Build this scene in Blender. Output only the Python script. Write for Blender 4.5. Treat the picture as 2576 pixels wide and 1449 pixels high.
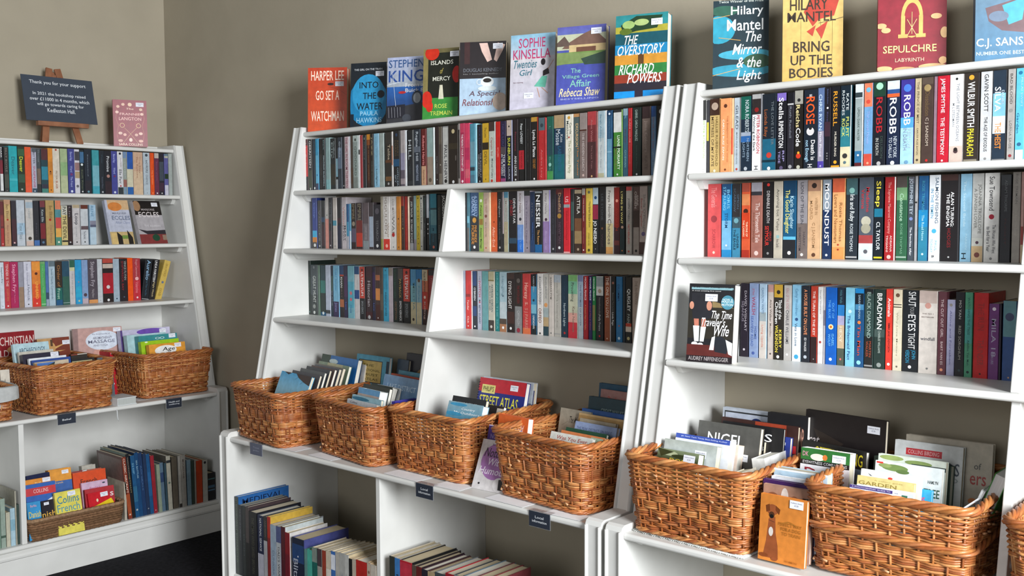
import bpy, math, random
from mathutils import Matrix, Vector
for o in list(bpy.data.objects): bpy.data.objects.remove(o)
SC = bpy.context.scene
COL = SC.collection
rnd = random.Random(7)

# ------------------------------------------------------------------ camera
cd = bpy.data.cameras.new('camera'); cam = bpy.data.objects.new('camera', cd); COL.objects.link(cam)
cd.sensor_fit = 'HORIZONTAL'; cd.sensor_width = 36.0; cd.lens = 2537.5/2576*36.0; cd.clip_start = .05; cd.clip_end = 60
R_ = Vector((0.74618581, 0.66571991, -0.00487137)); U_ = Vector((-0.03775934, 0.04962654, 0.99805383)); F_ = Vector((-0.66466605, 0.74454967, -0.06216776))
M = Matrix.Identity(4)
for i in range(3):
    M[i][0] = R_[i]; M[i][1] = U_[i]; M[i][2] = -F_[i]
M[0][3], M[1][3], M[2][3] = 4.74175, -2.70068, 1.41669
cam.matrix_world = M
SC.camera = cam

# ------------------------------------------------------------------ light and exposure
SC.view_settings.view_transform = 'Standard'; SC.view_settings.look = 'None'
SC.view_settings.gamma = 1.0; SC.view_settings.exposure = 0.0; SC.view_settings.use_curve_mapping = False
w = bpy.data.worlds.new('world'); SC.world = w; w.use_nodes = True
w.node_tree.nodes['Background'].inputs[0].default_value = (.92, .96, 1.0, 1)
w.node_tree.nodes['Background'].inputs[1].default_value = 0.13
def area(name, loc, look, sx, sy, power, col):
    l = bpy.data.lights.new(name, 'AREA'); l.shape = 'RECTANGLE'; l.size = sx; l.size_y = sy; l.energy = power; l.color = col
    o = bpy.data.objects.new(name, l); COL.objects.link(o); o.location = loc
    d = Vector(look)-Vector(loc); o.rotation_euler = d.to_track_quat('-Z', 'Y').to_euler(); return o
area('window_light_right', (7.0, -2.15, 2.1), (2.6, -.5, 1.1), 1.3, 2.0, 390, (.95, .975, 1.0))
area('window_light_behind', (4.4, -6.4, 2.1), (2.8, -.3, 1.1), 2.4, 1.9, 70, (.97, .98, 1.0))

# ------------------------------------------------------------------ materials
def s2l(c):
    return c/12.92 if c <= .04045 else ((c+.055)/1.055)**2.4
def hx(h): return tuple(s2l(int(h[i:i+2], 16)/255) for i in (0, 2, 4))
def newmat(name, rough=.5, spec=.5):
    m = bpy.data.materials.new(name); m.use_nodes = True
    b = m.node_tree.nodes['Principled BSDF']; b.inputs['Roughness'].default_value = rough
    b.inputs['Specular IOR Level'].default_value = spec
    return m, m.node_tree, b
def noise(nt, scale, detail=3, coord='Object'):
    t = nt.nodes.new('ShaderNodeTexCoord'); n = nt.nodes.new('ShaderNodeTexNoise'); n.inputs['Scale'].default_value = scale; n.inputs['Detail'].default_value = detail
    nt.links.new(t.outputs[coord], n.inputs['Vector']); return n
def bump(nt, b, n, strength, dist):
    bp = nt.nodes.new('ShaderNodeBump'); bp.inputs['Strength'].default_value = strength; bp.inputs['Distance'].default_value = dist
    nt.links.new(n.outputs['Fac'], bp.inputs['Height']); nt.links.new(bp.outputs['Normal'], b.inputs['Normal'])
def ramp(nt, n, c0, c1, p0=.3, p1=.7):
    r = nt.nodes.new('ShaderNodeValToRGB'); e = r.color_ramp.elements
    e[0].position = p0; e[0].color = (*c0, 1); e[1].position = p1; e[1].color = (*c1, 1)
    nt.links.new(n.outputs['Fac'], r.inputs['Fac']); return r
def solid(name, c0, c1, scale, rough, spec=.4, bs=0, bd=.001, bscale=None):
    m, nt, b = newmat(name, rough, spec); n = noise(nt, scale); r = ramp(nt, n, c0, c1)
    nt.links.new(r.outputs[0], b.inputs['Base Color'])
    if bs: bump(nt, b, noise(nt, bscale or scale*6), bs, bd)
    return m
def attrmat(name, rough, spec, mott=.0, mscale=40, bs=0, bscale=300):
    m, nt, b = newmat(name, rough, spec)
    a = nt.nodes.new('ShaderNodeAttribute'); a.attribute_name = 'Col'
    if mott:
        n = noise(nt, mscale, 4); r = ramp(nt, n, (1-mott,)*3, (1+mott,)*3)
        mx = nt.nodes.new('ShaderNodeMix'); mx.data_type = 'RGBA'; mx.blend_type = 'MULTIPLY'; mx.inputs[0].default_value = 1.0
        nt.links.new(a.outputs['Color'], mx.inputs[6]); nt.links.new(r.outputs[0], mx.inputs[7]); nt.links.new(mx.outputs[2], b.inputs['Base Color'])
    else: nt.links.new(a.outputs['Color'], b.inputs['Base Color'])
    if bs: bump(nt, b, noise(nt, bscale), bs, .0006)
    return m
M_PAINT = solid('offwhite_satin_paint', (.64, .64, .61), (.70, .70, .67), 9, .42, .45, .12, .0006, 140)
M_WALL = solid('taupe_wall_paint', (.352, .312, .236), (.395, .350, .266), 3.5, .85, .2, .25, .0015, 70)
M_FLOOR = solid('dark_carpet', (.010, .010, .012), (.022, .022, .026), 60, .95, .1, .5, .003, 260)
M_PRINT = attrmat('printed_cover', .38, .45, .13, 55)
M_PLAIN = attrmat('plain_coloured', .6, .3, .04, 30)
M_WICK = attrmat('willow_strand', .38, .55, .22, 60, .3, 420)
M_RUSH = attrmat('rush_strand', .8, .2, .25, 120, .7, 500)
M_WOOD = solid('easel_wood', (.20, .075, .035), (.32, .135, .065), 22, .5, .4, .2, .0005, 90)
M_CLOTH = solid('linen_cloth', (.42, .43, .42), (.52, .53, .52), 50, .9, .1, .6, .001, 700)
M_CEIL = solid('white_ceiling', (.75, .75, .73), (.8, .8, .78), 4, .9, .1)
m, nt, b = newmat('page_paper', .85, .15)
wv = nt.nodes.new('ShaderNodeTexNoise'); wv.inputs['Scale'].default_value = 1.0; tc = nt.nodes.new('ShaderNodeTexCoord'); mp = nt.nodes.new('ShaderNodeMapping')
mp.inputs['Scale'].default_value = (900, 900, 8); nt.links.new(tc.outputs['Object'], mp.inputs[0]); nt.links.new(mp.outputs[0], wv.inputs['Vector'])
at = nt.nodes.new('ShaderNodeAttribute'); at.attribute_name = 'Col'
rp = ramp(nt, wv, (.84, .84, .84), (1.06, 1.06, 1.06)); mx = nt.nodes.new('ShaderNodeMix'); mx.data_type = 'RGBA'; mx.blend_type = 'MULTIPLY'; mx.inputs[0].default_value = 1
nt.links.new(at.outputs['Color'], mx.inputs[6]); nt.links.new(rp.outputs[0], mx.inputs[7]); nt.links.new(mx.outputs[2], b.inputs['Base Color'])
M_PAGE = m
m, nt, b = newmat('clear_plastic_holder', .12, .5); b.inputs['Transmission Weight'].default_value = .85; b.inputs['Base Color'].default_value = (.8, .82, .85, 1); b.inputs['IOR'].default_value = 1.3
M_CLEAR = m

# ------------------------------------------------------------------ mesh helper
class MB:
    def __init__(s): s.v = []; s.f = []; s.c = []; s.m = []
    def face(s, pts, col, m=0):
        b = len(s.v); s.v += [tuple(p) for p in pts]; s.f.append(tuple(range(b, b+len(pts))))
        s.c.append(col); s.m.append(m)
    def box(s, x0, y0, z0, x1, y1, z1, col=(1, 1, 1), m=0, skip=()):
        b = len(s.v)
        s.v += [(x0, y0, z0), (x1, y0, z0), (x1, y1, z0), (x0, y1, z0), (x0, y0, z1), (x1, y0, z1), (x1, y1, z1), (x0, y1, z1)]
        for i, q in enumerate(((0, 3, 2, 1), (4, 5, 6, 7), (0, 1, 5, 4), (1, 2, 6, 5), (2, 3, 7, 6), (3, 0, 4, 7))):
            if i in skip: continue
            s.f.append(tuple(b+k for k in q)); s.c.append(col); s.m.append(m)
    def prism(s, poly, w0, w1, fn, col=(1, 1, 1), m=0):
        # poly: list of 2d points, swept from w0 to w1; fn(p, w) -> 3d
        n = len(poly); b = len(s.v)
        s.v += [fn(p, w0) for p in poly]+[fn(p, w1) for p in poly]
        s.f.append(tuple(b+i for i in range(n))[::-1]); s.f.append(tuple(b+n+i for i in range(n)))
        for i in range(n): s.f.append((b+i, b+(i+1) % n, b+n+(i+1) % n, b+n+i))
        s.c += [col]*(n+2); s.m += [m]*(n+2)
    def tube(s, pts, r, k=5, closed=False, col=(1, 1, 1), m=0):
        n = len(pts); b = len(s.v); P = [Vector(p) for p in pts]
        for i in range(n):
            a = P[(i-1) % n] if closed or i > 0 else P[i]; c = P[(i+1) % n] if closed or i < n-1 else P[i]
            t = (c-a).normalized(); up = Vector((0, 0, 1)) if abs(t.z) < .9 else Vector((1, 0, 0))
            x = t.cross(up).normalized(); y = x.cross(t)
            rr = r[i] if isinstance(r, (list, tuple)) else r
            for j in range(k):
                an = 2*math.pi*j/k; s.v.append(tuple(P[i]+x*math.cos(an)*rr+y*math.sin(an)*rr))
        for i in range(n if closed else n-1):
            i2 = (i+1) % n
            for j in range(k):
                s.f.append((b+i*k+j, b+i*k+(j+1) % k, b+i2*k+(j+1) % k, b+i2*k+j)); s.c.append(col); s.m.append(m)
        if not closed:
            s.f.append(tuple(b+j for j in range(k))[::-1]); s.f.append(tuple(b+(n-1)*k+j for j in range(k))); s.c += [col]*2; s.m += [m]*2
    def mesh(s, name, mats, smooth=False):
        me = bpy.data.meshes.new(name); me.from_pydata(s.v, [], s.f)
        at = me.color_attributes.new('Col', 'FLOAT_COLOR', 'CORNER'); buf = []
        for f, c in zip(s.f, s.c):
            if isinstance(c[0], tuple):
                for q in c: buf += (q[0], q[1], q[2], 1.0)
            else:
                buf += (c[0], c[1], c[2], 1.0)*len(f)
        at.data.foreach_set('color', buf)
        for mm in mats: me.materials.append(mm)
        me.polygons.foreach_set('material_index', s.m)
        if smooth: me.polygons.foreach_set('use_smooth', [True]*len(s.f))
        me.update(); return me
def link(name, me, parent=None, mat=None):
    o = bpy.data.objects.new(name, me); COL.objects.link(o)
    if parent: o.parent = parent
    if mat is not None: o.matrix_local = mat
    return o
def tag(o, label, cat, group=None, kind=None):
    if label: o['label'] = label
    if cat: o['category'] = cat
    if group: o['group'] = group
    if kind: o['kind'] = kind
    return o
def fixn(o):
    import bmesh
    bm = bmesh.new(); bm.from_mesh(o.data); bmesh.ops.recalc_face_normals(bm, faces=bm.faces); bm.to_mesh(o.data); bm.free()
def bevel(o, wd=.002, seg=2):
    md = o.modifiers.new('bevel', 'BEVEL'); md.width = wd; md.segments = seg; md.limit_method = 'ANGLE'; md.harden_normals = False

# ------------------------------------------------------------------ glyphs (built-in font, turned into flat outlines)
GL = {}
def make_glyphs():
    chars = ''.join(chr(i) for i in range(33, 127))+'\u00a3'
    tmp = []
    def mk(t):
        c = bpy.data.curves.new('g', 'FONT'); c.body = t; c.resolution_u = 2; c.size = 1.0; c.offset = .008
        o = bpy.data.objects.new('g', c); COL.objects.link(o); tmp.append((t, o, c)); return o
    mk('HH')
    for ch in chars: mk(ch); mk('H'+ch+'H')
    dg = bpy.context.evaluated_depsgraph_get(); wd = {}
    for t, o, c in tmp:
        ev = o.evaluated_get(dg); me = ev.to_mesh()
        vs = [(v.co.x, v.co.y) for v in me.vertices]
        if len(t) == 1: GL[t] = [vs, [tuple(p.vertices) for p in me.polygons], 0]
        else: wd[t] = max(v[0] for v in vs)
        ev.to_mesh_clear()
    for ch in chars: GL[ch][2] = wd['H'+ch+'H']-wd['HH']
    GL[' '] = [[], [], .28]
    for t, o, c in tmp: bpy.data.objects.remove(o); bpy.data.curves.remove(c)
make_glyphs()
def text_polys(txt):
    x = 0; out = []; x0 = 1e9; x1 = -1e9; y0 = 1e9; y1 = -1e9
    for ch in txt:
        g = GL.get(ch) or GL['x']
        for v in g[0]:
            x0 = min(x0, v[0]+x); x1 = max(x1, v[0]+x); y0 = min(y0, v[1]); y1 = max(y1, v[1])
        out.append((x, g)); x += g[2]
    return out, (x0, x1, y0, y1)
def put_text(mb, txt, fn, length, height, col, m=0, shear=0, capfit=False):
    """fn(a, b) -> 3d, a along the text 0..length, b up 0..height"""
    gl, (x0, x1, y0, y1) = text_polys(txt)
    if x1 <= x0: return
    if capfit: y0, y1 = 0.0, .70
    sx = length/(x1-x0); sy = height/(y1-y0)
    for x, g in gl:
        if not g[0]: continue
        b = len(mb.v)
        for v in g[0]:
            bb = (v[1]-y0)*sy; mb.v.append(fn((v[0]+x-x0)*sx+shear*bb, bb))
        for f in g[1]:
            mb.f.append(tuple(b+k for k in f)); mb.c.append(col); mb.m.append(m)
def ell(n=20): return [(math.cos(2*math.pi*i/n), math.sin(2*math.pi*i/n)) for i in range(n)]

# ------------------------------------------------------------------ room shell
XW, YW = .119, -.082
def struct(name, mb, mat, smooth=False):
    o = link(name, mb.mesh(name, [mat], smooth)); tag(o, None, None, kind='structure'); return o
b_ = MB(); b_.box(XW-.1, -7.2, -.1, 8.6, YW+.1, 0); struct('floor', b_, M_FLOOR)
b_ = MB(); b_.box(XW-.1, YW, 0, 8.6, YW+.1, 3.3); struct('wall_back', b_, M_WALL)
b_ = MB(); b_.box(XW-.1, -7.2, 0, XW, YW, 3.3); struct('wall_left', b_, M_WALL)
b_ = MB(); b_.box(XW, YW-.016, 0, 8.6, YW, .09); o = struct('baseboard_back', b_, M_PAINT)
b_ = MB(); b_.box(XW, -7.2, 0, XW+.016, YW-.016, .09); o = struct('baseboard_left', b_, M_PAINT)

# ------------------------------------------------------------------ bookcases
ZS = {'A': dict(T=1.7869, S2=1.5658, S3=1.3383, S4=1.0742, B=.649, L=.143),
      'B': dict(T=1.7871, S2=1.5555, S3=1.3293, S4=1.0645, B=.6275, L=.105),
      'C': dict(T=1.7852, S2=1.5551, S3=1.3262, S4=1.0561, B=.6271, L=.105)}
DS = {'A': dict(T=.2628, S2=.3137, S3=.3631, S4=.4105, B=.5894, L=.588),
      'B': dict(T=.2558, S2=.3080, S3=.3598, S4=.4134, B=.6167, L=.612),
      'C': dict(T=.2592, S2=.3189, S3=.3678, S4=.4257, B=.6171, L=.612)}
BK = .110; WA = .037; TH = .0175
XR = {'A': (-1.836, -.1516), 'B': (1.4577, 3.1417), 'C': (3.2604, 4.9444)}
def cmap(case):
    if case == 'A': return lambda u, d, z: (WA+d, u, z)
    return lambda u, d, z: (u, -d, z)
def dsl(z): return .262+(1.806-z)*.205
def bookcase(case, label, dividers):
    g = cmap(case); u0, u1 = XR[case]; Z = ZS[case]; D = DS[case]; zl = Z['B']+.019
    root = bpy.data.objects.new('bookcase', None); COL.objects.link(root)
    root.location = g((u0+u1)/2, .35, 0); inv = Vector(root.location)
    gg = lambda u, d, z: tuple(Vector(g(u, d, z))-inv)
    tag(root, label, 'bookcase', 'painted bookcases with sloping fronts')
    dl = D['B']+.012
    def part(name, mb, bw=.002, seg=2, smooth=False):
        o = link(name, mb.mesh(name, [M_WALL if name == 'back_panel' and case != 'A' else M_PAINT]), root); fixn(o)
        if bw: bevel(o, bw, seg)
        return o
    prof = [(BK, 0), (dl-.004, 0), (dl-.004, zl-.016), (dl-.009, zl-.005), (dl-.02, zl), (dsl(zl)-.004, zl), (dsl(1.806)-.004, 1.806), (BK, 1.806)]
    TK = .053
    for (a, b2, inner) in ((u0-TK, u0, 1), (u1, u1+TK, -1)):
        mb = MB(); mb.prism(prof, a, b2, lambda p, w_: gg(w_, p[0], p[1])); sp = part('side_panel', mb, .0015)
        # beads along both front edges, a flat between them
        for (q0, q1) in ((a, a+.010), (b2-.010, b2)):
            mb = MB(); mid = (q0+q1)/2; K = 5
            def strip(d0, z0, d1, z1):
                arc = [(mid+(q1-q0)/2*math.cos(math.pi*(1-i/K)), .0065*math.sin(math.pi*i/K)) for i in range(K+1)]
                n = len(mb.v)
                for (dd_, z_) in ((d0, z0), (d1, z1)):
                    for (uu, pp) in arc: mb.v.append(gg(uu, dd_-.0045+pp, z_))
                for i in range(K): mb.f.append((n+i, n+i+1, n+K+2+i, n+K+1+i)); mb.c.append((1, 1, 1)); mb.m.append(0)
                for e in (0, K+1): mb.f.append(tuple(n+e+i for i in range(K+1))); mb.c.append((1, 1, 1)); mb.m.append(0)
            strip(dl, 0, dl, zl-.016); strip(dsl(zl), zl, dsl(1.806), 1.806)
            o = link('bead_moulding', mb.mesh('bead_moulding', [M_PAINT], True), sp)
    mb = MB(); mb.prism([(BK-.012, .02), (BK, .02), (BK, 1.806), (BK-.012, 1.806)], u0-TK+.004, u1+TK-.004, lambda p, w_: gg(w_, p[0], p[1])); part('back_panel', mb, 0)
    for k in ('T', 'S2', 'S3', 'S4', 'B', 'L'):
        z = Z[k]; d = D[k]
        mb = MB(); mb.prism([(BK, z-TH), (d-.0035, z-TH), (d, z-TH+.004), (d, z-.005), (d-.005, z), (BK, z)], u0, u1, lambda p, w_: gg(w_, p[0], p[1])); part('shelf', mb, .002, 2)
        if k in ('L', 'T'): continue
        for (a, b2) in ((u0, u0+.019), (u1-.019, u1)):
            mb = MB(); mb.prism([(BK, z-TH), (d-.045, z-TH), (d-.045, z-TH-.007), (d-.06, z-TH-.024), (BK, z-TH-.024)], a, b2, lambda p, w_: gg(w_, p[0], p[1])); part('shelf_support', mb, .001)
    for (ua, ub, lo, hi) in dividers:
        z0 = Z[lo]; z1 = Z[hi]-TH
        if lo == 'L': pr_ = [(BK, z0), (D['B']-.012, z0), (D['B']-.012, z1), (BK, z1)]
        else: pr_ = [(BK, z0), (dsl(z0)-.008 if lo != 'B' else dsl(z0)-.004, z0), (dsl(z1)-.008, z1), (BK, z1)]
        mb = MB(); mb.prism(pr_, ua, ub, lambda p, w_: gg(w_, p[0], p[1])); part('divider', mb, .002)
    mb = MB(); z = Z['L']-TH
    mb.prism([(BK, 0), (dl-.002, 0), (dl-.002, z-.030), (dl+.003, z-.026), (dl+.004, z-.018), (dl, z-.010), (dl-.010, z), (BK, z)], u0, u1, lambda p, w_: gg(w_, p[0], p[1])); part('plinth', mb, 0)
    return root
bookcase('A', 'off-white bookcase on the left wall, with a dictionary basket in its base', [(-1.042, -1.021, 'L', 'B')])
bookcase('B', 'off-white bookcase on the back wall nearest the corner, four wicker baskets on its ledge', [(2.316, 2.336, 'S3', 'S2'), (2.307, 2.325, 'S4', 'S3'), (2.309, 2.327, 'B', 'S4'), (2.277, 2.297, 'L', 'B')])
bookcase('C', 'off-white bookcase on the right cut by the frame, pet books on its ledge', [(4.114, 4.133, 'S3', 'S2'), (4.114, 4.133, 'S4', 'S3'), (4.118, 4.138, 'B', 'S4'), (4.118, 4.138, 'L', 'B')])

# ------------------------------------------------------------------ shelf rows of paperbacks, spine out
PAGES = [hx('d8ccb4'), hx('c8b898'), hx('e4dccc'), hx('d4c4a4')]
def spine_elements(mb, els, x0, x1, h, y, col):
    """x0..x1 across, top at z=h, drawn on the plane y (towards the reader is -y)"""
    wdt = x1-x0; lay = 0
    for e in els:
        p = e.split()
        if not p: continue
        lay += 1; yy = y-.00012*lay
        k = p[0]
        if k == 'b':
            f0, f1 = float(p[1]), min(1.0, float(p[2])); mb.face([(x0, yy, h*(1-f1)), (x1, yy, h*(1-f1)), (x1, yy, h*(1-f0)), (x0, yy, h*(1-f0))], hx(p[3]))
        elif k == 'd':
            f, s = float(p[1]), float(p[2]); r = s*wdt/2; cx = (x0+x1)/2; cz = h*(1-f)
            mb.face([(cx+r*a, yy, cz+r*b) for a, b in ell(14)], hx(p[3]))
        elif k in 'tT':
            f0, f1, off, ww = map(float, p[1:5]); txt = ' '.join(p[6:]); L = (f1-f0)*h; H = min(ww*wdt*.86, .03); cx = (x0+x1)/2+off*wdt; zt = h*(1-f0)
            H = min(H, L*.9) if len(txt) > 1 else H
            put_text(mb, txt, lambda a, b: (cx-H/2+b, yy, zt-a), L, H, hx(p[5]), capfit=True)
        elif k == 'h':
            f0, f1, off, ww = map(float, p[1:5]); txt = ' '.join(p[6:]); Wd = ww*wdt; cx = (x0+x1)/2+off*wdt
            put_text(mb, txt, lambda a, b: (cx-Wd/2+a, yy, h*(1-f1)+b), Wd, (f1-f0)*h, hx(p[5]))
def paperback_geometry(mb, wd, h, depth, col, els, edge, ew, page, ox=0, oy=0, oz=0):
    x0, x1 = -wd/2+.0003, wd/2-.0003; c = .0009; xs = x1-(ew if edge else 0)
    n0 = len(mb.v)
    mb.face([(x0+c, 0, 0), (xs-(0 if edge else c), 0, 0), (xs-(0 if edge else c), 0, h), (x0+c, 0, h)], col)
    if edge: mb.face([(xs, .0012, 0), (x1-c, .0016, 0), (x1-c, .0016, h), (xs, .0012, h)], edge)
    mb.face([(x0, c, 0), (x0+c, 0, 0), (x0+c, 0, h), (x0, c, h)], col)
    mb.face([(x1-c, .0016 if edge else 0, 0), (x1, c+.001, 0), (x1, c+.001, h), (x1-c, .0016 if edge else 0, h)], edge or col)
    mb.face([(x1, c, 0), (x1, depth, 0), (x1, depth, h), (x1, c, h)], col)
    mb.face([(x0, depth, 0), (x0, c, 0), (x0, c, h), (x0, depth, h)], col)
    mb.face([(x1, depth, 0), (x0, depth, 0), (x0, depth, h-.001), (x1, depth, h-.001)], page, 1)
    mb.face([(x0, 0, 0), (x0, depth, 0), (x1, depth, 0), (x1, 0, 0)], page, 1)
    t = .0006
    mb.face([(x0, c, h), (x0+c, 0, h), (x1-c, 0, h), (x1, c, h), (x1, c+.001, h), (x0, c+.001, h)], col)
    mb.face([(x0, c, h), (x0+t, c, h), (x0+t, depth, h), (x0, depth, h)], col)
    mb.face([(x1-t, c, h), (x1, c, h), (x1, depth, h), (x1-t, depth, h)], col)
    mb.face([(x0+t, c+.001, h-.001), (x1-t, c+.001, h-.001), (x1-t, depth, h-.001), (x0+t, depth, h-.001)], page, 1)
    spine_elements(mb, els, x0+c, xs-c if not edge else xs, h, 0, col)
    if ox or oy or oz:
        for i in range(n0, len(mb.v)): v = mb.v[i]; mb.v[i] = (v[0]+ox, v[1]+oy, v[2]+oz)

import colorsys
def cname(h):
    r, g, b = (int(h[i:i+2], 16)/255 for i in (0, 2, 4)); hh, l, s = colorsys.rgb_to_hls(r, g, b); hh *= 360; mxc = max(r, g, b); sat = (mxc-min(r, g, b))/max(mxc, .01)
    if mxc < .2 or (mxc < .25 and sat < .4): return 'black'
    if sat < .14: return 'charcoal' if mxc < .35 else 'grey' if mxc < .66 else 'pale grey' if mxc < .8 else 'white'
    if hh < 14 or hh >= 340:
        return ('maroon' if mxc < .5 else 'red') if sat > .5 else ('dark brown' if mxc < .4 else 'dusty pink' if mxc > .55 else 'brown')
    if hh < 40:
        if sat < .32: return 'beige' if mxc > .55 else 'dark brown' if mxc < .4 else 'taupe'
        return 'orange' if mxc > .72 and sat > .45 else 'tan' if mxc > .55 else 'brown'
    if hh < 68: return 'cream' if sat < .35 and mxc > .6 else 'yellow' if mxc > .6 else 'olive'
    if hh < 165: return 'pale green' if mxc > .6 and sat < .35 else 'green' if mxc > .32 else 'dark green'
    if hh < 195: return 'teal' if mxc < .68 else 'pale teal' if sat < .4 else 'turquoise'
    if hh < 250: return 'navy' if mxc < .38 else ('slate blue' if mxc < .6 and sat < .5 else 'blue') if sat > .35 or mxc < .55 else 'pale blue'
    if hh < 300: return 'purple' if mxc < .6 else 'lavender'
    return 'plum' if mxc < .5 else 'pink'
ORD = 'first second third fourth fifth sixth seventh eighth ninth tenth eleventh twelfth'.split()
def ordn(n):
    if n <= 12: return ORD[n-1]
    return f"{n}{'th' if 10 <= n % 100 <= 20 else {1: 'st', 2: 'nd', 3: 'rd'}.get(n % 10, 'th')}"
NOTITLE = set('GODDARD|Thomas|PETER|PETER BLAIR|Elle Parr|WINSTON|CHURCHILL|BLAIR|BRADMAN|TENDER IS THE|AWAKEN|I|II|Hilda|Andrea|ATTILA|Robert'.split('|'))
PLACE = {'A1': 'top row of the left bookcase', 'A2': 'second row of the left bookcase', 'A3': 'third row of the left bookcase', 'B1': 'top row of the middle bookcase',
         'B2L': 'second row, left bay, middle bookcase', 'B2R': 'second row, right bay, middle bookcase', 'B3L': 'third row, left bay, middle bookcase', 'B3R': 'third row, right bay, middle bookcase',
         'C1': 'top row of the right bookcase', 'C2': 'second row of the right bookcase', 'C3': 'third row of the right bookcase'}
FROMEND = {'A': 'right', 'B': 'left', 'C': 'left'}
SK = {'2': 'S2', '3': 'S3', '4': 'S4'}
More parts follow.
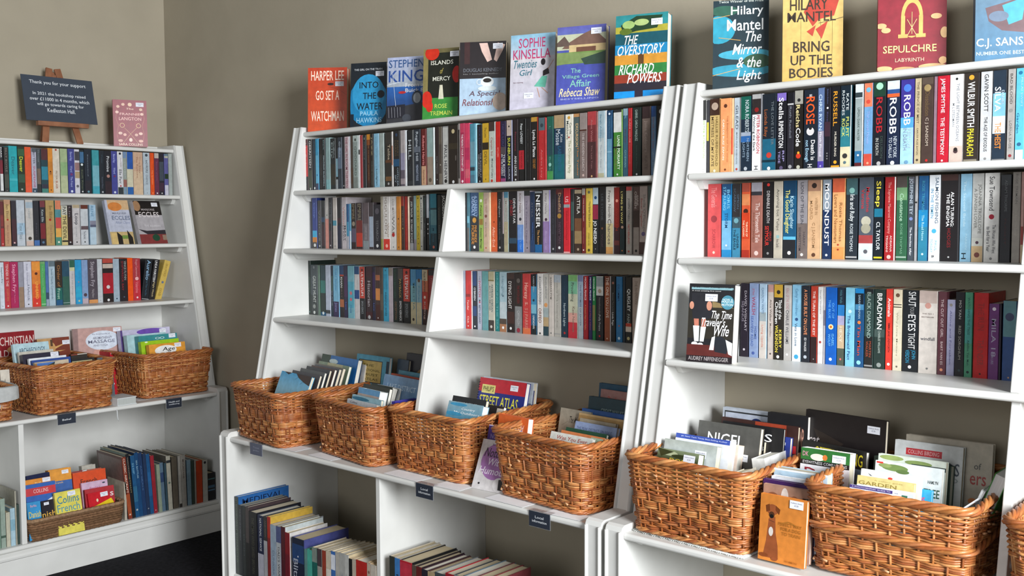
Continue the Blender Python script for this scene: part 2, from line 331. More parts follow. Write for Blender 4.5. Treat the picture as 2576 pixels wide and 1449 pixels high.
ROWS = r"""#A1 A 2
-952.2 13.8 192 24242a S|b .3 .6 701828|b .6 .97 c8c8c8|t .02 .25 0 .6 d8d8d8 DARK
-935.4 19.6 190 282826|t .02 .55 0 .5 747068 BILLY BOYLE|b .6 .9 3c4038|d .96 .2 888888
-914.8 35.1 196 1c98a0|T .23 .62 0 .5 145c68 Deaver|b .7 .75 3ca8b0
-879.2 29.6 195 1c2c1c|b .05 .2 2c5434|T .22 .55 .0 .6 ccd838 Deaver|b .6 .78 2c4c38|d .93 .3 98a098
-849.3 27.3 195 d05028|b .8 1 d45434
-821.8 21.0 190 a8a8b8|b 0 .08 485058|b .9 1 2c4454|T .08 .35 0 .5 444854 BITTER|T .4 .88 0 .5 a03c60 SUSPENSE|d .96 .3 c8d0d8
-800.2 18.1 190 3c4448 S|b .45 .8 6c5c50|b .8 1 2c2c2c|t .02 .3 0 .45 788088 Thomas
-781.5 29.6 190 1c3c44|b 0 .25 4c2428|b .4 .7 28788c|b .8 .9 2c2c3c|b .9 1 3c786c
-751.7 20.8 195 c8802c|T .3 .6 0 .6 6c3c1c HOME|b .3 .5 b87428|d .93 .3 4c2c10
-730.6 31.3 195 c8c0b0|d .03 .3 a03c30|T .5 .7 0 .3 785c40 PETER|T .72 .9 0 .35 a05438 BLAIR
-697.4 32.1 196 98a880|b .3 .6 84a474|b .6 1 a8b08c
-664.4 29.4 197 3c4080|t .07 .27 0 .45 98a0d0 Beverley|t .38 .52 0 .45 98a0d0 Ward|d .57 .4 703060|t .62 .85 0 .4 a0a8d0 The Friend|d .95 .4 c8d0e0
-634.8 22.6 196 c0c0c8|b .05 .25 3c3c44|b .3 .48 8c6c6c|b .5 .65 a08c6c|d .83 .6 5c5c64
-611.3 20.0 196 1c2428|b .05 .3 3c6488|d .34 .6 d0d8d8|T .45 .92 0 .45 606850 Swift River|d .95 .4 c8c8c8
-589.3 30.8 199 1c2430|t .12 .6 0 .15 788490 Eastwind|b .7 1 28242c|d .95 .35 5c8c98
-553.7 32.5 197 388c94|b .35 .82 6ca4b0|b .82 1 4098a8
-520.2 22.6 196 20262e|t .1 .3 0 .3 3c4c58 Peter|T .6 .87 0 .35 586070 Second Place|d .95 .4 a8acb0
-496.6 32.2 196 1e1e26|T .12 .48 .0 .5 c8ccd0 Promise|d .58 .5 a07870|b .7 1 30242a
-464.4 28.3 197 404488|t .07 .27 0 .45 a0a8d8 Beverley|t .38 .52 0 .45 a0a8d8 Ward|d .58 .35 702c54|d .95 .4 c8d0e0
-435.5 26.8 197 c8c8cc|b .83 1 30383c|d .05 .45 24242c|T .42 .75 0 .6 3c4048 Elle Parr|t .15 .36 .15 .2 8c5c5c Divine Secrets|d .8 .3 a02c38
-408.7 18.1 197 8c948c S|b 0 .15 6c84a4|b .65 .82 8c5c54|b .82 1 748ca0|T .3 .62 0 .35 a8b0b4 BITTER
-390.0 30.5 197 c0bca4|b 0 .4 24509c|b .82 1 285c9c
-358.9 47.2 198 bc9c84|b .45 1 c4ac90|T .1 .6 -.1 .15 845038 The Remains|t .1 .5 .2 .2 9c7c64 The Day
-308.5 33.0 198 a8b4bc|d .06 .45 404850|T .18 .48 0 .35 383c44 BAD PEOPLE|T .52 .75 0 .35 5c6068 CHANCE|d .95 .1 384048
-274.4 19.4 198 d04c18|T .4 .75 0 .45 e8905c The Spellman|d .95 .3 f0a070
-253.3 23.5 198 5c2c44|b 0 .12 b0a49c|T .2 .65 0 .3 84506c Summer of Love|d .95 .35 c8c8c8
-228.7 23.7 198 24222c|b .2 .65 3c4450|b .7 .9 3c2838|d .95 .35 aaaaaa
-202.8 20.5 197 54548c|b 0 .1 5c7480|b .05 .1 a8a898|b .48 .6 1c301c|b .75 1 b8b8c4
-181.1 18.3 199 98a09c S|
#A2 A 3
-958.6 14.2 188 5c2024 S|b .6 1 9c2428|b .3 .55 7c2c2c|d .95 .4 c8a8a0
-942.6 26.8 196 b08868|b .1 .45 b89c68|t .1 .4 0 .5 6c4c2c Ben Elton|d .43 .35 a02818|T .55 .95 0 .3 8c5c4c Blast from the
-913.3 20.3 191 242028|b .4 .95 3c1c24|d .93 .4 d8b0b0
-891.2 34.2 195 b0b8c0|b .5 .75 98b4c8|T .5 .85 0 .5 687884 Time Flies
-854.4 32.0 197 b8b4b0|b .05 .18 98a8b4|b .9 1 c0a89c|t .2 .4 0 .35 8c9498 Lisa Jewell|d .84 .5 3c342c
-821.6 25.4 193 202028|b .88 1 3c649c|t .5 .8 0 .2 444450 Iain
-794.4 23.8 193 22202a|b 0 .14 6c2c34|t .2 .47 0 .5 a8b4b4 Kate Ellis|b .5 .85 6c1c24|d .93 .5 506c88
-767.9 37.5 196 a88c58|t .12 .4 .1 .45 6c5428 Ben Elton|d .43 .3 9c2818|T .55 .95 .1 .3 8c6450 Dead Famous
-727.7 26.2 196 4c8470|b 0 .2 c87858|b .2 .38 4c8088|b .38 .62 b84844|b .62 .82 d09c4c|d .93 .35 e0dcc8
-701.3 27.7 174 c0b078|b 0 .24 b8b8ac|T .03 .24 0 .7 2c2820 PAY|T .26 .85 0 .7 2c281c THE DEVIL|b .88 .92 1c1c18
-673.6 21.1 174 241c20|b .3 .95 34201f|t .03 .28 0 .5 7c7074 Lin|d .93 .4 aaaaaa
-651.5 34.3 178 b8b4b4|b 0 .08 a8987c|T .22 .5 .05 .55 343440 Loop|t .55 .8 0 .3 8c8c90 Laure van|d .93 .2 333333
-614.4 34.8 178 b8bcc0|b 0 .1 5c2c20|b .53 .62 5c4c50|T .65 .85 0 .35 4c5058 The Secret|d .93 .2 333333
-573.9 29.4 179 98b4c8|b .4 .5 7c7c8c|b .5 .56 505468|b .56 1 a8bcc8|T .03 .3 -.1 .5 5c84a0 RENE
#A3 A 4
-969.3 18.0 196 c0c8d0 S|T .1 .45 0 .45 3c4850 Stephen Fry|d .95 .2 555555
-951.1 24.6 198 b0343c|T .05 .53 0 .5 d8b8b4 TENDER IS THE|T .58 .85 0 .35 b87848 SCOTT FITZ|d .95 .3 e0c8c8
-926.3 33.4 196 a01c50|t .05 .65 0 .5 dc9cb4 Stephen Fry|T .66 .9 0 .15 c87898 Moab
-892.7 22.2 195 8c8c98|b .55 1 8c7460
-870.3 33.1 196 c0c0cc|t .05 .5 -.05 .25 74748c Susan Schwartz|T .5 .85 .05 .35 4c5468 A Perfect Life|d .94 .2 444444
-837.0 36.6 196 d07830|b .5 .8 cc5428|b .8 1 c83428|b .02 .2 d88c38|d .27 .35 4c2014|T .45 .83 .05 .4 ecb048 UNHEARD|d .93 .2 e8b8a0
-800.2 21.9 194 4c9c58|b 0 .05 6c9c64|T .1 .7 0 .3 84b888 Lies You Never Told|b .95 .96 c8d8c8
-778.1 13.9 194 48689c S|b .7 .85 34485c|b .85 1 8c98a8
-764.0 28.3 195 a0b4c0|b 0 .12 5c6c74|T .17 .85 0 .35 4c6474 Seven Deadly Commands
-735.5 30.5 192 24302c|b 0 .6 34281f|b .6 .88 1c5c54|b .88 1 1c5078|T .08 .58 0 .5 9c6c3c Order of|t .62 .86 -.05 .5 a8c8b0 Frost
-704.8 32.0 193 24485c|b .35 1 30584c|b .95 .96 a0b0b0
-672.6 25.0 196 b8b4b4|b 0 .16 2c5c48|b .16 .24 b8b890|T .3 .8 0 .25 8c8888 The Hill Killings
-647.4 29.4 197 2890c0|b .6 .85 2c9cc0|d .5 .2 b07878|d .93 .3 b8b888
-617.8 28.6 196 7c94b8|b .88 1 b0a0a8|d .8 .6 4c3c44
-589.0 43.0 197 4c444c|t .05 .62 .0 .5 a8a0a8 Stephen Fry|T .68 .88 0 .3 9c9498 Making History|b .92 1 c88c54
-545.8 23.8 198 b8bcc0|d .95 .15 4c5058
-521.8 50.6 199 241c1c|b 0 .1 a84438|b .12 .22 b8a89c|b .33 .8 a01c28|d .65 .35 c8c0c0|d .95 .25 d8d8d8
-471.0 30.1 197 98a8b4|d .93 .25 1c3448
-438.7 37.4 196 241e22|b .05 .1 2c2424|T .05 .75 -.15 .3 8c2430 SHIPWRECK BAY|t .05 .5 .22 .35 989c98 VINCE FLYNN|d .9 .2 4c5868
-401.2 26.2 199 e05010|
-374.8 36.8 196 a0343c|t .03 .42 0 .35 c8888c Roger Laurence|d .48 .5 e0a8a8|b .52 1 b82c38|T .55 .82 0 .5 d87880 Valentine|d .93 .25 e8d8d8
#B1 B 2
1440.1 30.8 204 4c1c1c|b .12 .72 c42c2c|b .72 1 1c1c1c|t .06 .62 0 .5 e0b0a8 John Grisham|T .68 .88 0 .3 98a0a8 ROGUE
1472.1 25.2 202 1c1c1c|t .03 .55 0 .6 d8d8d8 GERRITSEN|b .6 .95 3c4434|d .96 .4 b0b0a8
1498.2 20.5 202 24303c|t .05 .3 0 .4 3c6478 Deaver|d .95 .5 e8e8e8
1518.8 18.8 202 3090b8|b .32 .86 60b0d0|b .86 1 38405c|d .7 .5 2c70a8
1539.6 21.9 200 1e1c20|b .3 .7 2c2a2c|t .8 .95 0 .3 555555 NICCI
1562.3 17.7 200 20282c|t .03 .22 0 .5 7c9ca0 Dark|T .33 .92 0 .45 c8dce4 MALCOLM GLADWELL
1581.7 27.0 202 88a4a4|b .8 1 80b0b4
1611.4 30.2 198 20262a|t .06 .38 .2 .34 8c9898 Griffiths|t .08 .4 -.2 .34 8c9898 Elly|b .5 .9 302c24
1642.4 13.9 199 1c2024|b .4 .75 80a8b8|b .8 1 a0a8ac
1657.1 24.8 199 2c3440|b .2 .6 5c6c80|t .08 .38 0 .5 a8b4c0 Griffiths|T .7 .82 0 .2 6c7478 Ghost
1682.7 12.5 199 24242a|T .3 .6 0 .35 44404c DARK ANGEL|d .93 .5 c0c0c0
1697.1 23.7 199 b8a8ac|T .02 .96 0 .7 8c3c50 THE GIRL IN ROOM THIRTEEN
1721.6 9.4 199 d8dce4|
1732.1 14.9 200 4c4038|b .6 .9 503828
1747.8 29.6 200 8c9894|b 0 .12 a8b4b0|d .08 .4 444c48|T .2 .75 0 .5 586460 GODDARD|b .78 1 78807c
1778.1 9.6 200 e8e8e8|b .27 .36 333333
1788.4 14.6 199 982c34|
1803.8 19.2 198 20282c|T .05 .08 0 .5 b0b8b8 II|t .12 .45 0 .4 607478 Goddard|t .55 .9 0 .2 444444 NOVELS
1824.9 21.6 200 44241c|b 0 .1 c88428|b .1 .2 84441c|T .12 .85 0 .25 a07448 THE SILENT WORLD|b .9 1 30201c
1848.3 16.1 200 24201c|t .05 .4 0 .5 a89c78 JAZZ|T .5 .95 0 .35 6c7468 MURDER MYSTERIES
1866.2 28.4 200 84b4cc|T .06 .7 -.05 .25 5090b0 WHERE RAINBOWS END|t .65 .95 .05 .35 1c3444 Lundgren
1895.6 25.3 200 98a4a0|
1929.7 34.6 200 2c2824|b 0 .2 34302c|t .22 .55 .1 .45 b8a890 Taliban|b .5 .55 5c3820|b .8 .88 6c4c2c|d .93 .3 a0a0a0
1965.0 7.9 201 ccc8c4 S|b .25 .6 a05c3c
1976.4 32.3 202 1c1c20|d .07 .4 243c5c|t .17 .45 .2 .35 5c4c34 ROBERT|t .17 .45 -.2 .35 5c4c34 HARRIS|b .5 .63 1c4c70|T .65 .98 .2 .3 90a0ac OFFICER|T .78 .92 -.2 .3 90a0ac SPY
2012.1 25.3 202 a49c9c|b .4 .7 8c88a0|b .7 1 5c5460|b .85 .95 988c90
2038.1 6.7 201 d8dce0 S|
2046.8 30.5 200 1c1f24|t .17 .52 0 .6 b4bcc0 HILL|T .6 .78 0 .3 3c4448 Midnight|b .9 .97 2c3034
2078.0 5.9 200 8c9090 S|
2084.6 33.7 200 242c38|t .04 .55 0 .45 bcc4cc Reginald Hill|b .3 .4 5c6470|T .62 .9 0 .4 a8b4c8 MIDNIGHT FUGUE
2121.6 25.8 200 601c1c|b .65 1 c09878|t .12 .63 0 .55 f09494 Robert Harris|T .72 .95 0 .3 74442c Fatherland
2149.1 31.9 202 8ca4a0|b .5 1 948474|d .9 .5 5c5040
2181.7 7.3 202 d8e4e4 S|
2192.2 17.3 203 2c2020|t .5 .8 0 .3 909090 Carl Watson|d .9 .3 888888
2210.1 16.6 202 4c443c|b 0 .3 5c5448|d .65 .4 a0988c|b .8 1 6c6458
2228.3 29.5 202 b8b8b4|b 0 .02 888888|t .32 .9 0 .6 34343c PAUL HENRY|d .93 .5 222222
2259.3 45.9 202 241c18|d .1 .35 c0b088|b .3 .4 342c20|t .5 .6 .3 .2 5c5450 i|d .95 .25 d8d8d8
2305.4 8.8 206 8c8480 S|b .1 .9 2c2422
2314.7 21.4 206 a82c50|b 0 .15 c03c5c|T .18 .78 0 .55 f8e8ec THE PERFECT FOUR STEWART LEE|d .95 .5 f8e0e8
2336.9 22.3 205 d03c60|b .4 .6 b82c58|b .75 .9 d06070
2361.0 23.7 202 4c8ca0|b .3 .7 6c98a8|b .72 .78 2c3c48|b .85 1 4c7488
2385.2 7.0 201 a0d8e8 S|
2394.0 22.6 197 1e1c22|t .05 .45 0 .45 38385c NICK LOUTH|T .48 .9 .2 .3 a0a0a8 THE BODIES AT|T .5 .88 -.2 .3 a0a0a8 WESTGRAVE HALL|d .96 .3 aaaaaa
2417.1 29.7 199 c8a02c|b .32 .44 2c2418|T .07 .24 0 .4 64501c The Little|T .47 .7 0 .5 6c541c DEVIL|d .93 .2 807020
2448.1 29.8 201 b8c0b4 e8ece8 4.6|b 0 .15 40302c|T .25 .55 .0 .4 944c4c Captain Sid|t .6 .92 .1 .35 44505c Michael O'Leary|d .96 .4 b83428
2478.5 21.2 200 c0201c|T .42 .58 0 .5 e88478 NOT A HERO
2501.0 22.9 200 24203c|t .05 .5 0 .5 44446c NICK LOUTH|b .42 .55 4c4448|T .54 .9 .2 .4 e8e8ec THE BODY|T .54 .88 -.22 .32 e8e8ec IN THE MARSH|b .93 1 8c3c6c
2526.5 26.4 201 20202c c0c4e0 4.5|b 0 .25 b8a89c|d .1 .3 222222|T .28 .72 0 .6 d8dc4c SUNBURN|t .75 .95 0 .35 b0b4bc LAURA
2554.1 22.4 202 241c20|t .2 .5 0 .4 803040 Provenance|t .58 .9 0 .55 dce0e0 ANN LECKIE|d .96 .3 dddddd
2578.2 24.2 202 1c1c1e|t .08 .4 0 .5 e0e4e4 Peter LOVESEY|b .5 .8 b02430|T .52 .78 0 .4 641018 THE HEADHUNTERS
2604.8 6.2 201 242424 S|
2611.7 18.7 201 1d1c1e|t .15 .7 -.2 .2 4c4a48 Tom Bradby
2631.6 30.1 203 201c1c a83c34 4.3|b 0 .07 b88c38|t .2 .62 0 .55 f0f0f0 Lynda La Plante|T .65 .8 0 .5 b07430 COLD HEART|d .96 .25 eeeeee
2662.9 27.3 199 b0282c|b 0 .2 50646c|d .12 .5 303c44|T .24 .4 .1 .25 c84444 Small Island|t .5 .95 0 .35 d87070 Andrea Levy
2690.7 6.6 198 d04c4c S|
2698.5 25.8 200 1c5448|b 0 .15 1c5c4c|T .15 .85 0 .35 4c8c80 Lavender's Book|b .2 .6 24444c|b .85 1 448c4c|d .75 .5 8cc0b4
2725.9 43.0 202 1c3850|b 0 .2 a8906c|b .6 1 186068|t .22 .46 -.1 .5 c0c8d0 Mosse|t .3 .42 .25 .3 c0c8d0 Kate|T .48 .85 .05 .4 286080 LABYRINTH
2771.4 31.0 201 e0dccc|t .1 .38 -.2 .35 44504c Matthews|t .13 .3 .22 .3 44504c Carole|T .4 .9 .1 .4 a0a480 The Christmas Party|d .05 .35 d09c3c|d .35 .2 b83c34
2803.2 25.0 201 b88858|b .05 1 4c5c5c|t .15 .5 .05 .5 d8b078 EXCURSION|T .5 .95 .2 .3 c07840 The Tudor
2828.7 28.6 201 786864|b 0 .26 8c807c|b .25 .27 44241c|T .3 .88 0 .35 c4b8b4 THE HIDDEN LEGACY|d .94 .3 c0a8a0
2858.1 33.9 203 6c2c30|b 0 .2 a83c40|b .45 1 44282a|t .12 .45 0 .25 b07070 Anne Weale|T .5 .85 0 .2 886060 The Last Train|d .96 .2 c8a070
2892.5 5.0 201 d8a098 S|
2898.0 24.7 202 98acb4|b .4 1 b4bcbc|T .05 .45 -.05 .3 5c8498 Sarah Addison|T .5 .85 0 .25 8c98a0 The Peach Keeper|b .92 1 a8a488
2923.2 5.4 202 e8e8e4 S|
2929.7 19.8 201 244c6c|b 0 .08 1c3c5c|d .05 .4 d8e4f0|t .12 .4 0 .3 507890 Salley Vickers|b .42 1 5c8ca4|b .6 .62 80a8bc
2954.1 34.0 201 3c7c30 88b464 4.6|b 0 .33 d0d0cc|b 0 .04 2c2c2c|t .38 .88 .15 .4 e8f0e0 LIANE MORIARTY|T .4 .88 -.22 .3 7c6c44 TRULY MADLY GUILTY|b .54 .56 1c1c1c|d .95 .2 dddddd
2989.0 18.1 202 34586c|t .03 .15 0 .5 6c9cb8 DEAL|b 0 .1 84a0ac|t .6 .85 0 .4 7ca8ac CM EWAN|T .3 .5 0 .3 5c3c5c Parallel
3007.6 13.7 202 a02428|T .15 .5 0 .45 d88c88 SLADE HOUSE|t .52 .8 0 .3 c86464 David Mitchell
3022.9 30.7 202 1c2826|t .03 .48 -.05 .35 98a8a0 GABRIEL GARCIA MARQUEZ|T .55 .88 0 .15 405048 Love in the Time|d .96 .2 d8d8d8
3056.9 29.6 202 74645c|b 0 .17 38282a|T .2 .65 0 .4 94847c Julia Colours|t .7 .9 0 .4 645650 KATE
3089.1 16.9 201 5c7c9c|b 0 .15 284c84|T .15 .6 0 .4 8c6468 Three Little Lies|t .65 .95 0 .4 90a0a8 LAURA MARSHALL
3107.1 31.0 200 1e1c1c|d .08 .5 d0d0cc|d .19 .4 c8a860
#B2L B 3
1490.1 30.1 198 2c3c80|b .65 .78 38a0c8|b .78 .88 c07830|b .88 1 44403c|t .1 .4 0 .35 7088c8 Bernard Knight|d .94 .5 d8d8d8
1523.8 22.3 188 3c3c40|t .2 .85 0 .5 7c7c80 VOICES|d .95 .4 c0c0c0
1547.2 22.1 187 1d1c1f|b 0 .15 24282a|b .35 .45 24405c|b .5 .95 381c24
1570.9 23.1 199 b4b0ac|b .42 1 c8887c|d .35 .3 607068
1595.8 18.2 197 26262a|t .1 .5 0 .35 808488 Robert Grand|b .65 1 3c2c34|d .94 .4 bbbbbb
1620.5 25.1 197 b8b0aa|b .45 .55 4c8ca0|d .95 .3 888888
1647.4 23.9 196 201e24|b .4 .5 3c2028|b .55 1 1c1f38
1673.1 28.2 197 b8b0b4|T .18 .55 -.05 .5 b07c74 Venom|b .55 .56 888888|T .55 .85 -.15 .35 54505c OF BLACK|T .55 .85 .22 .35 3c3c44 MARY
1702.8 15.7 171 1c5480|b .4 .72 4088a8|b .72 1 a8a8b0
1719.6 10.4 171 5ca0c0 S|b .6 1 d8e0e4
1730.8 27.7 173 2c2422|T .02 .35 -.05 .6 807058 EMPIRE|d .45 .7 8c8070|b .55 .85 544c60|b .85 1 2c1c20
1759.5 38.3 174 30242a|T .02 .4 0 .6 807864 EMPIRE|b .38 .65 6c2824|b .65 .95 b03424|b .95 1 3c2424
1798.8 33.8 174 584c50|b .45 .85 6c6468|T .5 .8 0 .4 948c90 CAESAR'S SWORD|b .82 1 80888c
1833.3 25.0 174 3c3438|b .3 .95 98a4b4
1859.9 39.6 166 24222a|d .15 .6 504c54|T .35 .8 0 .4 6c6c70 TETRARCH|d .92 .35 c8c8c8
1900.4 14.1 195 989080|b .8 1 8c8c48
1915.5 36.2 194 d0ccc8|b .8 1 c83428|t .02 .7 -.1 .45 8c8078 IGGULDEN|T .5 .77 .22 .3 b09c8c Wolf|d .93 .4 e8a898
1952.4 33.8 194 ccc8c4|T .05 .4 0 .4 948c88 OLD MAN'S|T .38 .75 0 .5 74706c WAR|d .72 .5 a82424|d .95 .2 888888
1988.5 22.1 193 c07c30|d .42 .3 3c2820|T .5 .85 0 .2 9c6424 Sweet|d .95 .3 6c4018
2011.5 17.0 193 3c2824|b 0 .18 8c2820|T .25 .55 0 .45 6c6460 TEMPLE|d .6 .4 8c8450|T .7 .95 0 .4 5c5450 BLOOD
2030.3 17.8 192 9c2420|T .4 .85 0 .3 c05040 The Last Quest|d .93 .3 b04838
2048.7 5.6 192 d8c4ac S|
2057.4 20.0 189 1c1c1e|b 0 .08 3c2828|t .08 .38 0 .6 d8d8d4 JODI TAYLOR|T .42 .88 0 .6 d0d0d0 SO MANY ECHOES|b .87 1 98989c
2078.1 14.0 193 809c9c|b .8 1 888088
2092.8 18.8 194 b8a030|T .15 .95 0 .4 746018 THE FALL|d .05 .3 202020
2112.6 15.1 195 b4b4ac|d .06 .6 404848|T .15 .62 0 .6 302c30 Lord Kurt Sid Blood|d .93 .4 444444
2128.6 14.1 193 24282a|T .05 .4 0 .5 3c6460 PRODIGAL|t .5 .75 0 .3 909498 Wilbur Smith
2143.6 14.1 197 1c1c20|b 0 .42 c8ccd4|d .53 .5 f0f0f0|d .62 .4 f0f0f0|d .7 .4 f0f0f0
2158.6 5.9 197 2c5868 S|b .3 .9 5c8ca0
2165.1 32.5 198 1c3c48|b 0 .25 28788c|b .28 .55 609098|b .55 .7 347080|T .6 .85 0 .35 3c6c80 Marina|d .94 .35 d87868
2199.1 19.0 194 20201f|T .22 .45 0 .5 58564e Vette|t .55 .8 0 .25 989c98 Lorna May
2219.5 26.1 195 1c1b1c|t .02 .42 0 .6 d0d0cc JACOBSON|b .65 .8 4c1c1c
2247.1 14.3 195 9c9088|
#B2R B 3
2281.6 31.7 198 222428|T .12 .32 -.1 .5 707478 Ghost|t .38 .8 0 .25 4c5054 The Cold Acres|b .97 1 55585a
2314.6 30.1 198 1c1e24|d .04 .5 604c40|t .1 .5 0 .6 d8dcdc McDermid|T .56 .92 0 .42 c8cccc RETRIBUTION
2345.2 12.4 198 3c6c7c|b .4 .52 6ca8bc|b .6 1 5c5c5c
2358.9 41.8 197 1c2028 b8c4cc 4.1|b 0 .4 2c4c74|T .05 .42 .2 .38 98b4d8 A DARKLY|T .07 .4 -.12 .45 a8c0e0 DEADLY|d .47 .5 c08830|t .56 .85 .15 .35 d89038 PINE PRIDE|t .56 .88 -.2 .36 d89038 MCBRIDE|d .93 .3 e0e0e0
2401.2 20.3 197 8ca84c|d .14 .6 e0e4d0|b .45 .55 8c6c28|T .6 .95 0 .5 2c3c18 Amateur Marriage|T .22 .4 0 .45 3c4c20 Puzzle
2422.2 23.1 196 b8a090|b .6 1 c0a48c|T .1 .34 0 .5 a8806c THE TENT|d .4 .5 7c4440|t .5 .75 0 .3 8c7464 IAN WHATES|d .94 .25 b84c38
2445.8 8.2 196 e8d0ac S|
2454.5 28.0 196 d05c30|T .58 .92 -.05 .5 f4b8a0 After-End|d .5 .2 6c2418
2484.5 21.3 196 201e20|T .12 .42 0 .45 909494 Daughters|t .5 .8 0 .3 606468 PAUL BURSTON|d .93 .4 a8a8a8
2506.5 7.3 196 b8a8a8 S|b .7 1 2c2c2c
2514.3 19.3 196 8c9c9c|b 0 .1 4c8098|b .1 .5 a0a49c|b .5 1 a8a080|T .15 .9 0 .3 98706c Mademoiselle Boleyn
2536.1 34.6 197 1e1c20|t .14 .4 -.2 .4 94242c JO NESBO|T .12 .53 .18 .35 d8d8d8 DEVIL'S STAR|d .82 .5 4c7ca8|b .77 .86 2c4458
2571.9 28.4 197 b8b4b8|b .55 .8 6c8cc0|b .8 1 3070c8|t .04 .36 0 .4 847470 Kitty Neale|T .6 .95 .05 .35 78a8e0 Nobody's Girl|d .46 .4 3c3c44
2601.4 25.7 197 8c8490|b 0 .08 2c3030|T .15 .85 -.1 .3 645c70 The Frozen Dead|d .93 .2 222222
2627.8 18.9 193 20304c|T .17 .42 -.05 .5 585c64 ATTILA|t .5 .85 .1 .35 3c64a0 William Napier|b .8 1 284064
2647.2 31.6 194 1c1c1e|b 0 .03 8c9498|t .06 .6 -.05 .65 f8f8f8 NESSER|T .63 .87 0 .35 d09c60 The Return|b .87 1 1c5c90
2679.9 30.5 197 b8b4b4 a898e0 4.1|b .5 1 8c74a0|t .05 .38 0 .4 847c80 Kitty Neale|d .47 .4 44283c|T .65 .95 0 .35 b4a0c8 Abandoned Child
2710.8 20.8 198 2a2a30|T .15 .7 0 .25 4c4c54 Shadow of the Wind|d .94 .35 a0a0a0
2732.1 29.2 199 342830|b 0 .08 5c2c2c|T .06 .36 .05 .45 b89070 Deadfall|d .42 .6 a07838|t .52 .85 .05 .4 5c4450 NEWMAN|d .92 .35 d0d0d0
2763.7 26.4 201 c42430|T .13 .22 0 .6 f0c0c0 US|b .25 .3 8c9498|t .35 .8 0 .25 8c1c24 DAVID NICHOLLS|b .98 1 e0a0a0
2792.5 13.0 198 2c2e30|b .2 .65 38504c
2806.0 30.1 195 302824|b 0 .06 a8987c|T .1 .38 .05 .5 dcd8d0 ATTILA|b .45 .65 6c4830|b .65 .85 8c7450|b .85 1 3c2c24|d .94 .3 a08c78
2836.6 14.0 198 6c2424|b 0 .1 9c9890|T .15 .5 0 .35 d8b8b0 TWO POUND TRAM|t .6 .85 0 .3 a87068 WILLIAM NEWTON|d .95 .4 e8d8d8
2852.0 24.7 198 c8ac48|d .06 .4 5c6450|T .2 .6 .12 .32 34301c The Great Escape from|t .68 .88 0 .25 7c6c20 JONAS ALVA|d .95 .4 4c441c
2877.4 22.2 199 202226|b 0 .25 a0b0b8|d .15 .5 1c4470|b .26 .48 8c2840|t .5 .85 -.05 .65 f4f4f4 JO NESBO|d .93 .15 aaaaaa
2901.8 24.9 200 1f1e20|t .1 .5 0 .4 44484c LEE STONE|d .62 .3 744c34|T .7 .9 0 .3 4c3c44 Wolf
2927.4 28.3 201 c8c4bc|b .55 .9 d0c090|b .9 1 d8a060|t .06 .46 0 .4 6c6460 Freya North|T .48 .86 0 .55 68605c Chances
2956.4 21.4 198 842420|b .6 1 3c242c|b .8 .87 6c3434|d .2 .5 d88c78|T .3 .65 0 .5 9c3428 AWAKEN
2978.9 19.7 199 1c1c1c|T .07 .55 -.1 .45 e8d880 LYING IN WAIT|d .6 .5 b89480|t .7 .87 0 .3 98a4a0 LIZ NUGENT|b .63 1 1f3034|d .95 .25 e08040
3000.4 22.0 199 aca49c|b 0 .06 b84848|t .17 .52 0 .4 4c4c4c JOSEPH O'NEILL|T .56 .85 0 .4 b84840 NETHERLAND|d .96 .3 b83c34
3025.7 22.5 198 604c48|b .35 .6 40302c|b .6 1 988c84|t .07 .32 -.1 .45 c8bcb4 OBRIEN|t .12 .28 .25 .3 c8bcb4 ANNE|d .95 .4 1c1c1c
3048.6 28.1 199 b0a098|b .82 1 503c38|t .12 .7 .15 .35 7c7874 Sheila O'Flanagan|T .18 .6 -.22 .3 a05c58 Better Together|d .7 .5 605478
3077.8 16.7 199 4c5c58|
#B3L B 4
1431.2 21.4 218 d8ccb8|t .05 .85 0 .2 8c8478 SISTERS UNDER|d .93 .4 3c3c3c
1454.4 17.8 215 24302c|b .3 .6 34443c|d .95 .4 608080
1472.7 46.0 199 40484c|b .6 1 303838|d .05 .25 74787c|T .22 .75 .05 .5 b8bcb8 GREAT HUNT|d .83 .4 888c88|d .95 .3 c8ccc8
1519.4 11.3 198 546c5c|
1533.3 33.6 198 1c3840|b .3 .55 286c64|b .55 1 1c2c28|b .93 1 1c5478|d .95 .4 d0d8d8
1569.4 30.4 200 a8b0c0|b .88 .95 34383c
1600.5 15.2 198 1c2c3c|b .2 .5 3c5450|T .5 .8 0 .4 94a0a4 BLACK
1616.7 35.9 199 70a8c4|b .7 1 34284c|T .05 .5 0 .4 4088b4 THAT Summer|t .72 .9 0 .5 8484b4 Jones
1653.6 26.8 199 241e20|b 0 .17 1c3c64|b .17 .2 a84030|T .22 .42 -.05 .55 d8dcd8 KHAN|b .65 .8 a05c38|t .42 .62 0 .35 70645c BILLY
1681.4 22.4 200 2c2440|b .2 .6 44284c|T .7 .85 0 .5 4460b0 Lace
1705.5 38.2 200 6ca0ac|b .3 .8 4c98ac|d .52 .4 c06870|d .64 .35 c05c68|T .75 .9 0 .35 3878a4 Hope
1745.3 29.6 199 bcb8b8|b 0 .15 1c4470|b .45 .62 1c4078
1776.2 31.0 198 1f1f22|b 0 .6 b84034|d .06 .35 44181c|t .1 .55 0 .55 ecdcd8 ULTIMATUM|t .65 .9 0 .5 8c9094 SIMON KERNICK
1808.2 40.1 200 342428|b 0 .2 3c2028|T .27 .75 0 .5 a8a0a4 Historian|b .85 .95 401c20|d .95 .4 aaaaaa
1849.2 17.0 199 241f34|b .1 .6 34204c|T .68 .82 0 .5 5468a8 Lace
1867.1 26.5 200 44302c|b .15 .25 a06040|b .4 .62 c88044|b .7 1 442420|d .95 .2 dddddd
1894.2 15.4 199 4c4038|b .5 .8 5c5448
